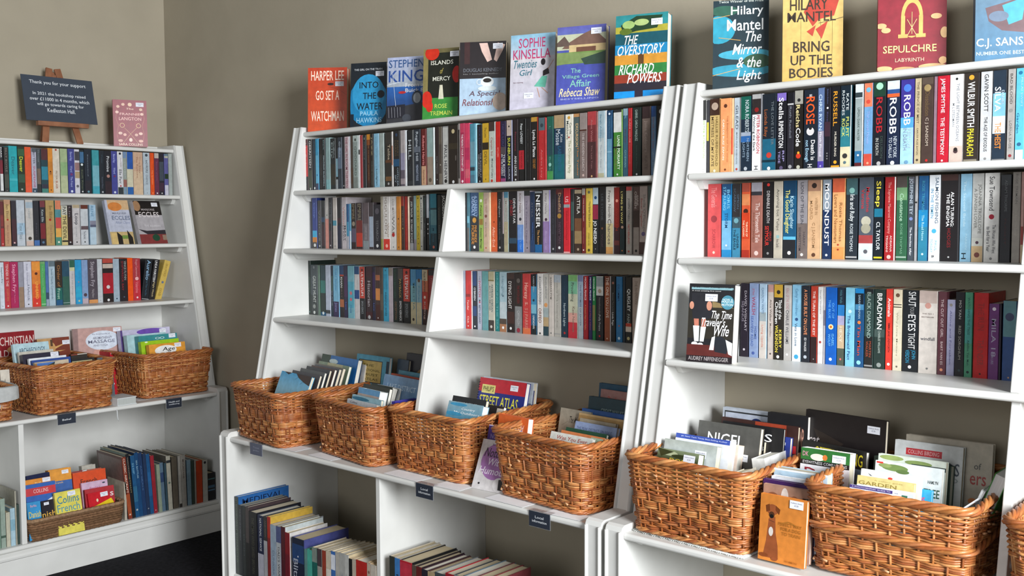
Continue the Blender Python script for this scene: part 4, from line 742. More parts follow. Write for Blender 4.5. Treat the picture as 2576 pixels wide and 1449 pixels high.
# ------------------------------------------------------------------ books shown from the front (displays, baskets, stacks)
def cover_design(mb, des, W, H, y, stickers):
    lay = 0
    P = lambda u, v, yy: (u*W, yy, H*(1-v))
    for e in des.split('|'):
        p = e.split()
        if not p: continue
        lay += 1; yy = y-.00010*lay; k = p[0]
        if k == 'r':
            u0, v0, u1, v1 = map(float, p[1:5]); mb.face([P(u0, v1, yy), P(u1, v1, yy), P(u1, v0, yy), P(u0, v0, yy)], hx(p[5]))
        elif k == 'G':
            u0, v0, u1, v1 = map(float, p[1:5]); a, b = hx(p[5]), hx(p[6]); mb.face([P(u0, v1, yy), P(u1, v1, yy), P(u1, v0, yy), P(u0, v0, yy)], (b, b, a, a))
        elif k == 'e':
            cu, cv, ru, rv = map(float, p[1:5]); pts = [(min(1, max(0, cu+ru*a)), min(1, max(0, cv+rv*b))) for a, b in ell(24)]; mb.face([P(a, b, yy) for a, b in pts][::-1], hx(p[5]))
        elif k == 'p':
            q = list(map(float, p[2:])); mb.face([P(q[i], q[i+1], yy) for i in range(0, len(q)-1, 2)], hx(p[1]))
        elif k == 'O':
            cu, cv, ru, rv, wd = map(float, p[1:6]); E = ell(24); c = hx(p[6]); s = wd/ru
            for i in range(24):
                a, b = E[i], E[(i+1) % 24]; f = 1-s if s < .9 else .2
                mb.face([P(cu+ru*a[0], cv+rv*a[1], yy), P(cu+ru*b[0], cv+rv*b[1], yy), P(cu+ru*f*b[0], cv+rv*f*b[1], yy), P(cu+ru*f*a[0], cv+rv*f*a[1], yy)], c)
        elif k == 'L':
            wd = float(p[1])*W; q = list(map(float, p[3:])); c = hx(p[2])
            for i in range(0, len(q)-3, 2):
                a = Vector((q[i]*W, H*(1-q[i+1]))); b = Vector((q[i+2]*W, H*(1-q[i+3]))); n = (b-a).normalized(); n = Vector((-n.y, n.x))*wd/2
                mb.face([(a.x+n.x, yy, a.y+n.y), (a.x-n.x, yy, a.y-n.y), (b.x-n.x, yy, b.y-n.y), (b.x+n.x, yy, b.y+n.y)], c)
        elif k in 'xi':
            u0, v0, u1, v1 = map(float, p[1:5]); txt = ' '.join(p[6:]); u1 = min(u1, .99); sh = .22 if k == 'i' else 0; hh = (v1-v0)*H
            put_text(mb, txt, lambda a, b: (u0*W+a, yy, H*(1-v1)+b), max((u1-u0)*W-sh*hh, .004), hh, hx(p[5]), shear=sh)
        elif k == 's': stickers.append((float(p[1]), float(p[2]), yy-.0001))
        elif k == 'Z': stickers.append('spiral')
def front_book(name, label, cat, group, loc, yaw, lean, W, H, T, col, des, pagecol=None, roll=0, depthcol=None, spine=None, page_inset=.0022):
    root = bpy.data.objects.new(name, None); COL.objects.link(root); root.location = loc
    root.rotation_mode = 'XYZ'
    root.matrix_world = Matrix.Translation(loc) @ Matrix.Rotation(math.radians(yaw), 4, 'Z') @ Matrix.Rotation(math.radians(-lean), 4, 'X') @ Matrix.Rotation(math.radians(roll), 4, 'Y')
    tag(root, label, cat, group)
    t = min(.0012 if T < .02 else .0016, T*.2); mb = MB(); c = hx(col)
    mb.box(0, 0, 0, W, t, H, c); mb.box(0, T-t, 0, W, T, H, c); mb.box(0, t, 0, t, T-t, H, c, skip=())
    st = []
    if des: cover_design(mb, des, W, H, 0, st)
    if spine: # spine faces -x: rotate spine drawing
        sm = MB(); spine_elements(sm, spine, 0, T, H, 0, c); n = len(mb.v)
        mb.v += [(v[1], T-v[0], v[2]) for v in sm.v]; mb.f += [tuple(i+n for i in f) for f in sm.f]; mb.c += sm.c; mb.m += sm.m
    link('cover', mb.mesh('cover', [M_PRINT]), root)
    pc = pagecol or rnd.choice(['e4e0d4', 'd8ccb4', 'ece8e0', 'dcd2bc']); mb = MB()
    mb.box(t, t, page_inset*.6, W-page_inset, T-t, H-page_inset, hx(pc)); link('page_block', mb.mesh('page_block', [M_PAGE]), root)
    for s in st:
        if s == 'spiral':
            mb = MB(); pts = []; n = 30; zz = []
            for i in range(n*10+1):
                a = 2*math.pi*i/10; pts.append((.001-.005*math.cos(a), T/2-(T/2+.003)*math.sin(a), .01+(H-.02)*i/(n*10)))
            mb.tube(pts, .0009, 4, False, hx('1c2040')); link('spiral_binding', mb.mesh('spiral_binding', [M_PLAIN], True), root)
            continue
        u, v, yy = s; sw = min(.034, W*.3); sh = sw*.55; x = u*W; z = H*(1-v)
        mb = MB(); mb.box(x, yy-.0002, z-sh, x+sw, yy, z, hx('e4e6ee'))
        put_text(mb, 'Kedleston Books', lambda a, b: (x+.1*sw+a, yy-.0003, z-.38*sh+b), sw*.8, sh*.16, hx('5c6078')); put_text(mb, '\u00a32.50', lambda a, b: (x+.34*sw+a, yy-.0003, z-.72*sh+b), sw*.3, sh*.2, hx('5c6078'))
        link('price_sticker', mb.mesh('price_sticker', [M_PLAIN]), root)
    return root
CATS = dict(display_book=('display book', 'books shown face out on the bookcase tops'), leaning_paperback=('book', None), thriller_paperback=('book', None), travel_book=('travel book', 'travel books in the wicker baskets'), road_atlas=('atlas', None), walking_guide=('guidebook', 'walking guides in the second basket'),
    street_atlas=('atlas', None), local_history_book=('book', 'local history books in the basket gap'), local_guide=('guidebook', 'local guides in the fourth basket'), pet_book=('pet book', 'pet books around the right bookcase baskets'), dog_book=('pet book', 'dog books stacked between the baskets'),
    wildlife_book=('nature book', 'wildlife books in the wicker basket'), wellbeing_book=('book', 'belief books in the left wicker basket'), health_book=('book', 'health books in the wicker basket'), postcard_book=('book', None), language_book=('language book', 'language books in the rush basket'))
FACE = r"""display_book AT 280 -439 1788 67.9 3 147 214 30 8c2838;dark red hardback with gold scissors on its cover beside the easel;s .68 .05|i .38 .17 .62 .21 e8c8b0 The|x .2 .28 .8 .33 e8b8b0 FRANNIE|x .17 .37 .83 .44 e8b8b0 LANGTON|x .15 .93 .85 .98 f0d8c0 SARA COLLINS|L .006 e8c890 .32 .6 .5 .73 .72 .93|L .006 e8c890 .68 .6 .5 .73 .28 .93|O .26 .55 .07 .05 .012 e8c890|O .74 .55 .07 .05 .012 e8c890|L .005 d8a888 .12 .2 .08 .4 .15 .55 .1 .75 .15 .9|L .005 d8a888 .88 .2 .92 .4 .85 .55 .9 .75 .85 .9|e .5 .1 .06 .04 e0c0a0|e .3 .1 .05 .03 d8b098|e .15 .15 .05 .03 d8b098|e .82 .2 .05 .03 d8b098|e .12 .27 .05 .03 e0b8a8|e .85 .3 .05 .03 e0b8a8|e .2 .72 .06 .03 e0b8a8|e .8 .72 .06 .03 e0b8a8|e .5 .86 .05 .04 e8d0c0|e .2 .88 .07 .03 d8a898|e .8 .88 .07 .03 d8a898|e .33 .75 .05 .03 d8a898|e .67 .75 .05 .03 d8a898
display_book BT 1480 -249 1788 36.2 4 157 251 35 c8401c;orange-red hardback reading GO SET A WATCHMAN, leftmost on top of the middle bookcase;G 0 0 1 1 c04020 cc4c1c|x .08 .05 .92 .2 f8dcc8 HARPER LEE|x .2 .36 .8 .51 f8dcc8 GO SET A|x .08 .68 .92 .84 f8dcc8 WATCHMAN|e .58 .26 .08 .02 301818|L .004 502018 .55 .3 .8 .35 1 .44|s .7 .22
display_book BT 1741 -250 1788 25 4 146 239 32 1c2228;black and bright blue book reading INTO THE WATER;e .5 .62 .56 .38 1878a8|e .5 .5 .45 .32 2c90c0|r 0 .8 .1 1 14202c|x .1 .09 .88 .12 c8ccd0 THE GIRL ON THE TRAIN|x .25 .3 .78 .4 10202c INTO|x .35 .47 .72 .57 10202c THE|x .18 .63 .9 .74 10202c WATER|x .28 .76 .78 .83 98c8e0 PAULA|x .18 .86 .88 .94 98c8e0 HAWKINS|e .85 .5 .1 .06 20242c|s .7 .14
display_book BT 1942 -245 1788 22.8 4 146 238 30 8898b4;silver-blue book with a chrome car front on its cover;G 0 0 1 .45 a8b0cc a0a8b0|G 0 .45 1 .8 2c60a8 243c68|p 343438 0 .78 1 .7 1 1 0 1|x .04 .04 1 .16 345484 STEPHEN|x .04 .2 1 .38 2c4c90 KING|x .5 .4 1 .46 d8d8dc From a|x .5 .48 1 .54 d8d8dc Buick 8|e .82 .63 .14 .11 303844|e .82 .63 .1 .08 909498|p 24242c 0 .74 .5 .72 .5 .92 0 .94|L .006 b8b8c0 .05 .76 .07 .92|L .006 b8b8c0 .13 .76 .15 .92|L .006 b8b8c0 .21 .76 .23 .92|L .006 b8b8c0 .29 .76 .31 .92|L .006 b8b8c0 .37 .76 .38 .9|L .01 e4ecf4 0 .42 .35 .38|L .008 e4ecf4 .15 .25 .25 .75|e .42 .54 .1 .02 b83030|e .55 .93 .12 .06 40444c
display_book BT 2132 -246 1788 19.5 4 137 245 30 22241c;dark book with red poppies and a green foot, reading ISLANDS OF MERCY;r 0 0 .14 .7 887c4c|r 0 .7 1 1 3c8c3c|r .1 0 1 .06 6c6440|e .25 .06 .2 .1 c8301c|e .12 .72 .15 .12 d03020|e .95 .38 .12 .12 c82c24|e .2 .82 .1 .08 d03020|x .22 .17 .85 .23 e0e0d0 ISLANDS|i .47 .28 .58 .36 b0a050 of|x .28 .4 .78 .46 e0e0d0 MERCY|p d8d4bc .48 .52 .56 .52 .6 .72 .45 .72|x .35 .79 .7 .85 c8d860 ROSE|x .22 .89 .85 .95 c8d860 TREMAIN|s .76 .05
display_book BT 2314 -245 1788 30 4 160 248 30 241e20;black and pale blue book with a white coffee cup on the cover;r 0 .5 1 1 a8c0d4|r .1 0 .22 .3 3c2424|p d8b8ac .42 .02 .6 .02 .7 .25 .6 .28 .48 .14|p d8b8ac .98 .05 .82 .02 .74 .25 .8 .28 .92 .14|x .08 .36 .92 .41 6c7078 DOUGLAS KENNEDY|x .08 .43 .85 .45 909090 No 1 bestselling author|e .6 .55 .14 .07 e8ecec|e .6 .53 .12 .045 d8dcdc|e .6 .53 .09 .03 201814|e .6 .64 .2 .035 d4dcdc|O .43 .55 .06 .04 .012 e8ecec|i .2 .67 .88 .76 5c4450 A Special|i .05 .78 .9 .9 7c4c54 Relationship|e .88 .82 .16 .12 b8a494|s .72 .03
display_book BT 2543 -246 1788 17.5 4 155 241 34 c8c4cc;pale book with a dancing girl in a green skirt on its cover;G 0 0 1 .3 88b8d0 b8c4d0|G 0 .3 1 1 c8c4c8 c4c0d0|x .18 .05 .78 .18 b8406c SOPHIE|x .06 .2 .9 .33 b8406c KINSELLA|i .05 .34 .62 .45 3c7080 Twenties|i .2 .47 .5 .55 3c7080 Girl|e .74 .38 .05 .045 201c20|p 241c20 .74 .5 .86 .46 .88 .54 .74 .57|p 68b8a0 .72 .57 .84 .57 .8 .72 .55 .7|L .012 c89070 .62 .72 .68 .85|L .012 c89070 .72 .72 .86 .8|L .01 c89070 .85 .48 .97 .36|x .08 .63 .3 .65 907880 She's haunting|s .32 .78
display_book BT 2737 -246 1788 17.7 4 159 241 34 4c54a0;blue book with a thatched cottage, reading THE VILLAGE GREEN AFFAIR;G 0 0 1 .12 5c5ca8 606cac|r 0 .1 1 .3 b8bca0|p 74584c .2 .22 .55 .1 .75 .05 1 .2 1 .3 .1 .28|p 605048 0 .2 .15 .12 .3 .25 0 .25|r .25 .24 1 .33 c8b080|r .4 .27 .8 .34 6c4838|r 0 .33 1 .48 6c8848|p 788c54 0 .33 1 .36 .5 .46 0 .49|p 34483c .5 .42 1 .34 1 .55 .6 .52|G 0 .5 1 1 4850a0 4c54a8|x .3 .54 .5 .6 80c0b0 The|x .12 .62 .88 .68 80c0b0 Village Green|x .28 .69 .72 .78 80c0b0 Affair|i .06 .79 .92 .9 e8d8a8 Rebecca Shaw|x .1 .92 .88 .94 a8b0d8 BESTSELLING|s .7 .04
display_book BT 2963 -251 1788 16.1 4 159 244 40 1c7080;multicoloured banded book reading THE OVERSTORY, rightmost on top of the middle bookcase;r 0 .0 1 .14 2c8488|r 0 .14 1 .22 a8a038|r 0 .22 1 .36 14505c|p 203c24 .1 .12 .4 .02 .9 .03 .8 .18 .4 .2 .15 .24|e .25 .12 .12 .05 98b46c|e .5 .1 .14 .04 a8bc78|e .2 .2 .12 .04 586c24|r 0 .36 1 .48 1c80b0|r 0 .48 1 .6 c88c30|r .45 .48 .56 .6 5c3c1c|r 0 .6 1 .72 2c7838|r 0 .72 1 .82 8c3420|r 0 .82 1 .92 282028|r 0 .92 1 1 1088d0|r .4 .82 .56 1 282030|p 24202c .05 .88 .45 .8 .95 .84 .56 .92 .4 .92|i .15 .25 .45 .36 f0f0ec THE|i .03 .37 .95 .49 f0f0ec OVERSTORY|i .08 .6 .78 .72 f0f0ec RICHARD|i .25 .71 .93 .83 f0f0ec POWERS|s .69 .07
display_book CT 3294 -250 1786 27.8 4 148 241 45 1c3038;tall dark teal book reading THE MIRROR AND THE LIGHT;e .1 .33 .3 .16 2c90a8|e .6 .62 .5 .06 3c98b0|e .5 .8 .6 .07 2c88a0|e .2 .12 .25 .06 2c5848|L .01 c89850 0 .2 .3 .17|L .01 c89850 .1 .42 .5 .46|L .01 c89850 0 .85 .5 .78|e .8 .7 .25 .08 2c5038|x .1 .0 .9 .03 c8d0c8 Twice Winner of the Prize|x .32 .07 .9 .2 e8ecec Hilary|x .25 .22 .9 .35 e8ecec Mantel|i .55 .36 .9 .48 e8ecec The|i .35 .5 .9 .62 e8ecec Mirror|i .42 .65 .9 .77 e8ecec & the|i .42 .8 .9 .94 e8ecec Light
display_book CT 3501 -251 1786 28 4 150 255 40 c0a058;tan book with a red lizard, reading BRING UP THE BODIES;G 0 0 1 1 c8ac68 b89850|r .3 0 .305 1 6c5828|r .63 0 .635 1 6c5828|r .82 0 .825 1 6c5828|p a83828 .35 .3 .45 .18 .95 .15 .85 .35 .6 .38 .5 .45|p a83828 .4 .5 .55 .44 .5 .55|p a83828 .55 .48 .75 .4 .65 .58|x .12 .17 .75 .28 302418 HILARY|x .08 .3 .88 .4 302418 MANTEL|x .18 .6 .78 .71 302418 BRING|x .14 .74 .82 .84 302418 UP THE|x .12 .87 .84 .97 302418 BODIES|L .008 302820 .6 .42 .8 .4 1 .37
display_book CT 3747 -239 1786 25.2 4 156 224 35 80202c;crimson book with a gold arch, reading SEPULCHRE;e .5 .42 .16 .22 c8a058|e .5 .42 .11 .16 8c2430|r .34 .42 .66 .62 80202c|r .34 .4 .4 .62 c8a058|r .6 .4 .66 .62 c8a058|r .3 .6 .44 .64 c8a058|r .56 .6 .7 .64 c8a058|L .008 d8b878 .43 .44 .57 .62|L .008 d8b878 .57 .44 .43 .62|L .008 d8b878 .5 .36 .5 .6|x .08 .72 .86 .8 dcc480 SEPULCHRE|x .26 .86 .68 .9 dca890 LABYRINTH|e .05 .5 .08 .03 c8a070|e .12 .55 .07 .03 c8a070|e .85 .42 .08 .03 c8a070|e .97 .6 .06 .06 c8a070|e .1 .97 .12 .03 c8a070|e .4 .98 .16 .025 b89060|e .8 .96 .2 .03 c8a070|e .95 .9 .06 .04 c8a070
display_book CT 3974 -238 1786 24.9 4 140 205 35 4c708c;blue-grey book cut off by the frame, topmost shelf of the right bookcase;G 0 0 1 1 5c7484 3c6c8c|p 60484c .15 .4 .7 .3 1 .5 .8 .7 .4 .66 .2 .55|p 3c94b0 .4 .38 .75 .3 .7 .55 .5 .6|e .35 .5 .15 .06 5c6c80|x .02 .74 1 .86 d8e4ec C.J. SANSOM|x .02 .89 1 .93 b8ccd8 NUMBER ONE BESTSELLER
leaning_paperback A3 367 -506 1339 92.6 16 113 209 22 b0b4c4;pale paperback with a golden cloud and old houses, leaning on the back board;r .1 0 1 .22 c8a880|e .4 .15 .3 .1 c87c3c|x .25 .28 .85 .33 6c7080 MARJORIE|x .2 .36 .98 .45 5c6880 ECCLES|i .3 .48 .95 .54 8890a8 After Clare|r 0 .72 1 1 b8a070|p 24201c .3 .72 .5 .82 .5 1 .3 1|p 24201c .75 .68 .95 .85 .95 1 .75 1|r .5 .8 .75 .88 6c8840|r .05 .75 .28 1 c8ac70
leaning_paperback A3 376 -369 1339 99 16 147 207 24 a8a4a8;paperback with black top and brick cottage, overlapping the pale one beside it;r 0 0 1 .33 1c1818|e .1 .12 .14 .12 9c7858|x .25 .18 .75 .24 b0a8a8 MARJORIE|x .12 .26 .88 .38 d8d0d0 ECCLES|x .25 .56 .85 .61 d0ccd0 THE ASSASSIN|p 2c2830 0 .66 .3 .7 1 .68 1 .8 .3 .78|r 0 .78 1 1 7c3434|e .6 .86 .14 .08 1c4430|r .85 .8 1 .92 8c7464|s .66 .04
thriller_paperback C4 3322 -421 1057 9 6 125 205 45 1c1c20;black paperback with white-socked legs, standing face out before the other books;r .05 .05 .95 .075 80a8b0|x .05 .045 .98 .07 90b8c0 THE INTERNATIONAL BESTSELLER|x .06 .085 .7 .1 e8e8e8 A most amazing first novel|p 8c7850 .45 .2 1 .3 1 .55 .5 .55|r 0 .3 1 .7 2c2820|p 24242a .05 .12 .5 .12 .55 .4 .45 .45 .1 .45|p 24242a .05 .12 .5 .12 .55 .4 .45 .45 .1 .45|e .07 .28 .05 .05 c88c74|e .46 .28 .06 .06 c88c74|p c07864 .13 .45 .24 .45 .25 .56 .15 .56|p c07864 .3 .45 .4 .45 .4 .56 .3 .56|p dce4e4 .12 .54 .26 .54 .26 .74 .16 .74|p dce4e4 .29 .55 .41 .55 .37 .74 .28 .74|e .17 .77 .07 .025 e8ecec|e .3 .78 .06 .025 e8ecec|r 0 .78 1 .92 5c2420|p 20242c .6 .68 .75 .66 .85 .7 .92 .8 .88 .88 .62 .86|p e0e4e4 .85 .7 1 .74 1 .9 .92 .88|p e4e8e8 .55 .68 .62 .66 .6 .84 .5 .84|e .86 .23 .14 .09 4c8ca0|x .75 .18 .97 .21 d8e8ec NOW A|x .73 .21 .98 .24 d8e8ec MAJOR|x .73 .245 .98 .275 d8e8ec MOTION|i .5 .34 1 .44 f8f8f8 The Time|i .28 .43 .85 .54 f8f8f8 Traveler's|i .55 .52 .95 .66 f8f8f8 Wife|r 0 .92 1 1 20181c|x .05 .93 .93 .98 b0a8a8 AUDREY NIFFENEGGER|s .37 .13
road_atlas BB 1751 -282 633 -1.6 8 193 301 14 4c90a8;pale blue atlas with a gold title plaque, behind the first two baskets;r .08 .060 .8 .340 34343c|r .1 .070 .78 .330 b09858|x .2 .110 .55 .140 54481c THE|x .2 .170 .75 .200 54481c NATIONAL|x .2 .225 .7 .255 54481c TRUST|x .25 .280 .7 .310 54481c ATLAS|r .92 .050 1 .300 1c2c3c
pet_book CB 3565 -246 633 -7.3 4 226 298 14 1c1718;largest black book, plain with a sticker, behind both pet baskets;p 2c2420 .1 .150 .5 .250 .3 .400|i .04 .225 .2 .300 a8a0a0 cat|s .78 .060
pet_book CB 3576 -289 633 -12.2 5 190 226 14 1a1a1a;black book with yellow letters, behind the green-topped dog guide;x .2 .040 .95 .175 d8c830 GETTING KING|r .7 .200 .95 .450 6c7c8c|r .72 .250 .85 .450 6c1c28
pet_book CB 3621 -392 633 1.3 8 125 229 35 e8e8ec;green and white Dogs guide with a black band, between the two pet baskets;r 0 .000 1 .124 2c6c30|e .35 .087 .15 .037 e8dccc|e .5 .081 .05 .031 d07838|r 0 .124 1 .174 181818|x .05 .133 .95 .164 c8c8c8 EYEWITNESS COMPANIONS|x .1 .205 .85 .341 982838 Dogs|x .04 .037 .16 .087 d898a8 DK|s .65 .037
dog_book CB 3621 -583 633 -1.5 5 117 154 12 d07c34;orange book with a sitting brown puppy, front of the stack between the pet baskets;G 0 0 1 1 c87c34 d88438|p 94502c .2 .35 .34 .32 .36 .55 .42 .75 .44 .95 .1 .95 .16 .7|e .27 .22 .13 .08 94502c|p 6c3818 .12 .17 .2 .14 .22 .24 .14 .27|p 6c3818 .34 .15 .44 .2 .42 .28 .34 .22|e .26 .3 .06 .05 4c2c18|e .26 .32 .04 .03 101010|e .26 .55 .05 .07 d8d0c8|L .005 20242c .2 .38 .33 .4|e .12 .92 .1 .03 844420|e .36 .95 .07 .03 94502c|x .45 .35 .85 .4 a86c28 A|x .42 .38 .92 .43 a86c28 PERFECT WAY|x .48 .45 .9 .5 a86c28 FOR A DOG|x .5 .52 .9 .57 a86c28 TO TRAIN|x .6 .93 .85 .96 b8702c HUMAN|s .64 .02
dog_book CB 3618 -562 633 3.3 4 118 172 12 a88474;dog face book with a round badge, second in the dog book stack;G 0 0 1 .4 a07c68 8c5c44|e .2 .2 .15 .1 7c4c34|e .45 .16 .08 .14 c8bcb4|e .65 .25 .12 .14 84543c|r .82 .12 .97 .25 181818|e .895 .185 .055 .055 e8e8e8|e .895 .185 .03 .04 8c2020
dog_book CB 3609 -544 633 4 3 123 179 14 3c1c54;deep purple book edge in the dog book stack;
dog_book CB 3620 -525 633 3.2 3 116 184 20 d8dce4;white book edges behind the purple one in the dog book stack;s .6 .02
dog_book CB 3611 -495 633 4 3 131 196 35 a8c0d0;pale blue book with line drawings, rearmost of the dog book stack;r 0 0 1 .02 e8ecec|L .003 6c8498 .1 .06 .25 .1|L .003 6c8498 .35 .08 .5 .1|L .003 6c8498 .7 .08 .85 .1|s .6 .1
wellbeing_book AB 221 -625 655 81 4 219 299 14 b89088;pink massage book with a white oval, rearmost between two left baskets;e .6 .200 .35 .150 d0d8e4|x .38 .090 .75 .115 5c6078 The Encyclopedia of|x .4 .140 .8 .180 6c6c80 AROMATHERAPY|x .3 .190 .85 .240 5c5c74 MASSAGE|x .4 .260 .7 .290 7c7c90 AND YOGA|r 0 .000 .1 .500 8c6c68|e .5 .400 .12 .060 c89484|s .82 .015
wellbeing_book AB 534 -659 655 81 10 61 199 14 3c444c;grey-blue book end with a sticker at the right of the left basket;s .3 .050
postcard_book AB 444 -1032 655 81 8 35 178 12 b8b0a0;beige sketch-covered booklet in the cloth-lined basket;p 7c7464 .1 .4 .5 .2 .8 .6 .3 .8|L .004 4c443c .2 .7 .7 .9
language_book AL 542 -969 149 94 10 99 244 20 1c2448;navy and white book edges, rear left of the rush basket;r 0 .086 1 .144 d8d4c4|r 0 .216 1 .288 d8d8d8
language_book AL 570 -992 149 86 10 105 234 20 d88820;orange-yellow dictionary with sticker, left in the rush basket;x .35 .058 .6 .130 e8c888 THE|s .65 .000
language_book AL 588 -1000 149 86 10 118 219 30 1c58a8;blue dictionary with a red name band, left in the rush basket;r 0 .072 1 .216 c02c34|x .25 .101 .75 .173 e0b8b8 COLLINS|p e0e4e8 1 .252 1 .432 .3 .446|i .1 .396 .9 .490 b82c30 Pocket
language_book AL 533 -880 149 86 10 93 249 35 dc9430;orange book over blue, with a sticker, centre back of the rush basket;r 0 .202 1 .720 3460a4|x .25 .216 .6 .245 e0b868 French|p 1c3460 0 .504 1 .504 1 .720 0 .720|s .58 .029
language_book AL 507 -768 149 86 10 61 217 30 982c30;dark red book edge behind the orange French dictionary;s .7 .000
language_book AL 472 -712 149 88.1 8 60 228 30 b0aca0;grey-beige book standing rearmost in the rush basket;
language_book AL 540 -785 149 86 8 140 221 45 d04818;thick orange-red French dictionary, right back of the rush basket;x .22 .144 .72 .245 3c1c14 French
language_book AL 571 -763 149 86 10 111 179 14 c8a8c0;pale pink phrase book before the orange French dictionary;x .3 .123 .7 .180 b8608c Berlitz|e .85 .066 .06 .016 1c3448
language_book AL 597 -763 149 86 10 124 155 14 a8242c;dark red language course book with a white letter s;x .85 .164 .97 .279 e0d0d0 s|e .35 .246 .1 .049 c84838
language_book AL 619 -754 149 94 14 112 142 20 c41c28;red and yellow SPANISH dictionary leaning at the right of the rush basket;p e0c020 0 .451 1 .246 1 .820 0 .820|x .2 .508 .7 .574 5c5018 BERLITZ|x .05 .615 .95 .779 3c3414 SPANISH|s .5 .041|e .35 .246 .04 .049 e8d8b8
language_book AL 632 -901 149 89.9 12 108 176 14 d8cc58;yellow French dictionary with rounded corner, centre front of the rush basket;x .08 .098 .92 .279 3c8098 Collins|x .05 .295 .92 .476 5c949c French|s .5 .025
language_book AL 611 -1010 149 86 10 53 153 20 2088c0;bright blue Danish phrase book, front left of the rush basket;x .1 .246 1 .410 d8c048 Danish|x .25 .066 .7 .131 d898a8 Berlitz|r .1 .492 .9 .525 a8d0e8
language_book AL 616 -952 149 92.1 10 69 149 14 201c24;black book with a sticker next to the Danish phrase book;x .0 .287 .8 .451 d8a848 nish|e .5 .697 .2 .115 a87860|s .15 .041
travel_book BB 1549 -543 635 -7 22 223 254 12 60b0d8;landscape photo book with bare branches on blue sky, front of the first wicker basket;G 0 .000 1 .351 4ca4d4 98c8d8|p 30282c .1 .000 .35 .000 .25 .035|p 3c302c .5 .000 1 .000 1 .140 .8 .105 .6 .053|L .004 302828 .6 .035 .5 .088|L .004 302828 .8 .088 .7 .140|p 4c3c30 .3 .351 .5 .298 .6 .351
travel_book BB 1583 -509 635 -7 20 200 254 10 4c4c50;dark grey booklet just behind the blue sky photo book;
travel_book BB 1610 -495 635 -7 20 175 263 10 585c5c;grey booklet, third from the front of the first wicker basket;
travel_book BB 1620 -477 635 -7 20 167 270 10 44484c;charcoal booklet, fourth from the front of the first wicker basket;
travel_book BB 1623 -457 635 -7 20 167 271 11 5c4c48;brown-grey booklet with white edge amid the first wicker basket;
travel_book BB 1618 -437 635 -7 20 174 271 12 50545c;slate booklet with black edge amid the first wicker basket;
travel_book BB 1595 -417 635 -7 20 199 272 12 6c6860;taupe booklet, fourth from the back of the first wicker basket;r .6 .027 1 .107 b0a890
travel_book BB 1566 -369 635 -7 18 219 271 12 7c8c74;pale green booklet near the back of the first wicker basket;r .3 .000 .8 .116 a8a480
travel_book BB 1532 -310 635 -7 14 260 287 19 1c4470;blue and dark green landscape book, rearmost in the first wicker basket;r 0 .000 .25 .199 283c2c|r .25 .000 1 .331 2468a8|e .35 .079 .12 .033 c0d0d0
travel_book BB 1785 -305 635 -7 12 25 265 36 b8b8b8;slim grey book end standing between the first two baskets;
walking_guide BB 2020 -543 635 -7 10 181 192 12 c4c8cc;light grey folded map, frontmost in the second wicker basket;i .1 .025 .35 .060 44444c Collins|x .5 .125 .95 .150 5c5c80 national park
walking_guide BB 2022 -530 635 -7 11.3 177 206 12 8cb0bc;pale blue booklet with a dark swoosh, front of the second basket;e .3 .050 .3 .030 2c6c88|x .4 .075 .95 .100 5c6c90 peak walks
walking_guide BB 2019 -517 635 -7 14.5 132 230 33 c8d0d0;thick guide with a cottage picture, reading GOOD WALKS;r 0 .000 1 .113 5c90b8|r 0 .085 1 .136 a89890|x .05 .119 .95 .170 982430 GOOD WALKS|r 0 .170 1 .283 a8acac
walking_guide BB 1996 -480 635 -7 14.9 162 236 14 30342f;dark green-grey cover with pale edge, right behind the good walks guide;
walking_guide BB 1978 -450 635 -7 20 131 236 26 24302c;near-black green cover among white page edges, second basket;r .3 .037 .7 .075 506058
travel_book BB 1975 -417 635 -7 20 146 228 12 d8dcdc;white-edged book between dark guides, second basket;
travel_book BB 2005 -392 635 -7 14 234 261 16 5080b0;blue book reading LAKE DISTRICT in the second wicker basket;G 0 .000 1 .506 7898b8 3c70a4|x .12 .111 .85 .182 b8ccdc LAKE DISTRICT
travel_book BB 1997 -343 635 -7 12 223 256 18 c05030;orange-red travel book at the back of the second wicker basket;r .7 .109 .85 .273 d8a088|r .88 .082 .98 .164 e8d0c0|r 0 .000 1 .027 b84828
travel_book BB 2004 -305 635 -7 10 189 263 15 4c8ca4;teal-blue book showing above the orange book, second basket;
travel_book BB 1961 -265 635 -7 8 69 295 13 34485c;slate blue book lettered in white behind the second wicker basket;x .05 .202 .9 .303 b0b8c0 CLASSIC
travel_book BB 2000 -256 635 -7 7.5 201 320 20 1a1c28;black book with a gold fan pattern, tallest behind the second basket;e .6 .356 .35 .214 84683c|e .6 .442 .3 .142 1a1c28|L .004 c8a868 .4 .285 .7 .249
travel_book BB 2459 -525 635 -1 18.7 154 236 27 88b0c0;pale blue paperback with brush strokes, frontmost in the third wicker basket;G 0 .000 1 .271 88a8b4 4c98b8|e .3 .033 .25 .022 3c90b8|i .4 .068 .8 .108 f0f4f4 Country|i .2 .122 .95 .163 f0f4f4 My Outdoors|e .2 .163 .25 .027 3c94bc
travel_book BB 2448 -496 635 -1 18 150 247 15 24262a;black paperback right behind the brush-stroke one, third basket;x .2 .068 .75 .102 9c9c9c WAR & PEACE
travel_book BB 2507 -436 635 -1 20 110 222 15 2c2624;dark photographic book with two figures in front of the street atlas;r 0 .034 .25 .268 5c4c44|r .75 .034 1 .268 c8bcac|x .35 .134 .7 .148 888080 AUTUMN|x .3 .184 .75 .201 888080 MEMORIES
street_atlas BB 2409 -317 635 -1 14 210 279 20 1c2878;large blue and red STREET ATLAS of Derbyshire in the third basket;r 0 .000 1 .162 b82030|r .07 .078 .36 .180 d8cc78|x .1 .096 .33 .156 34301c PHILIP'S|x .05 .204 .88 .324 e8e048 STREET ATLAS|x .03 .336 .85 .492 f0f0f0 Derbyshire|s .68 .048|Z
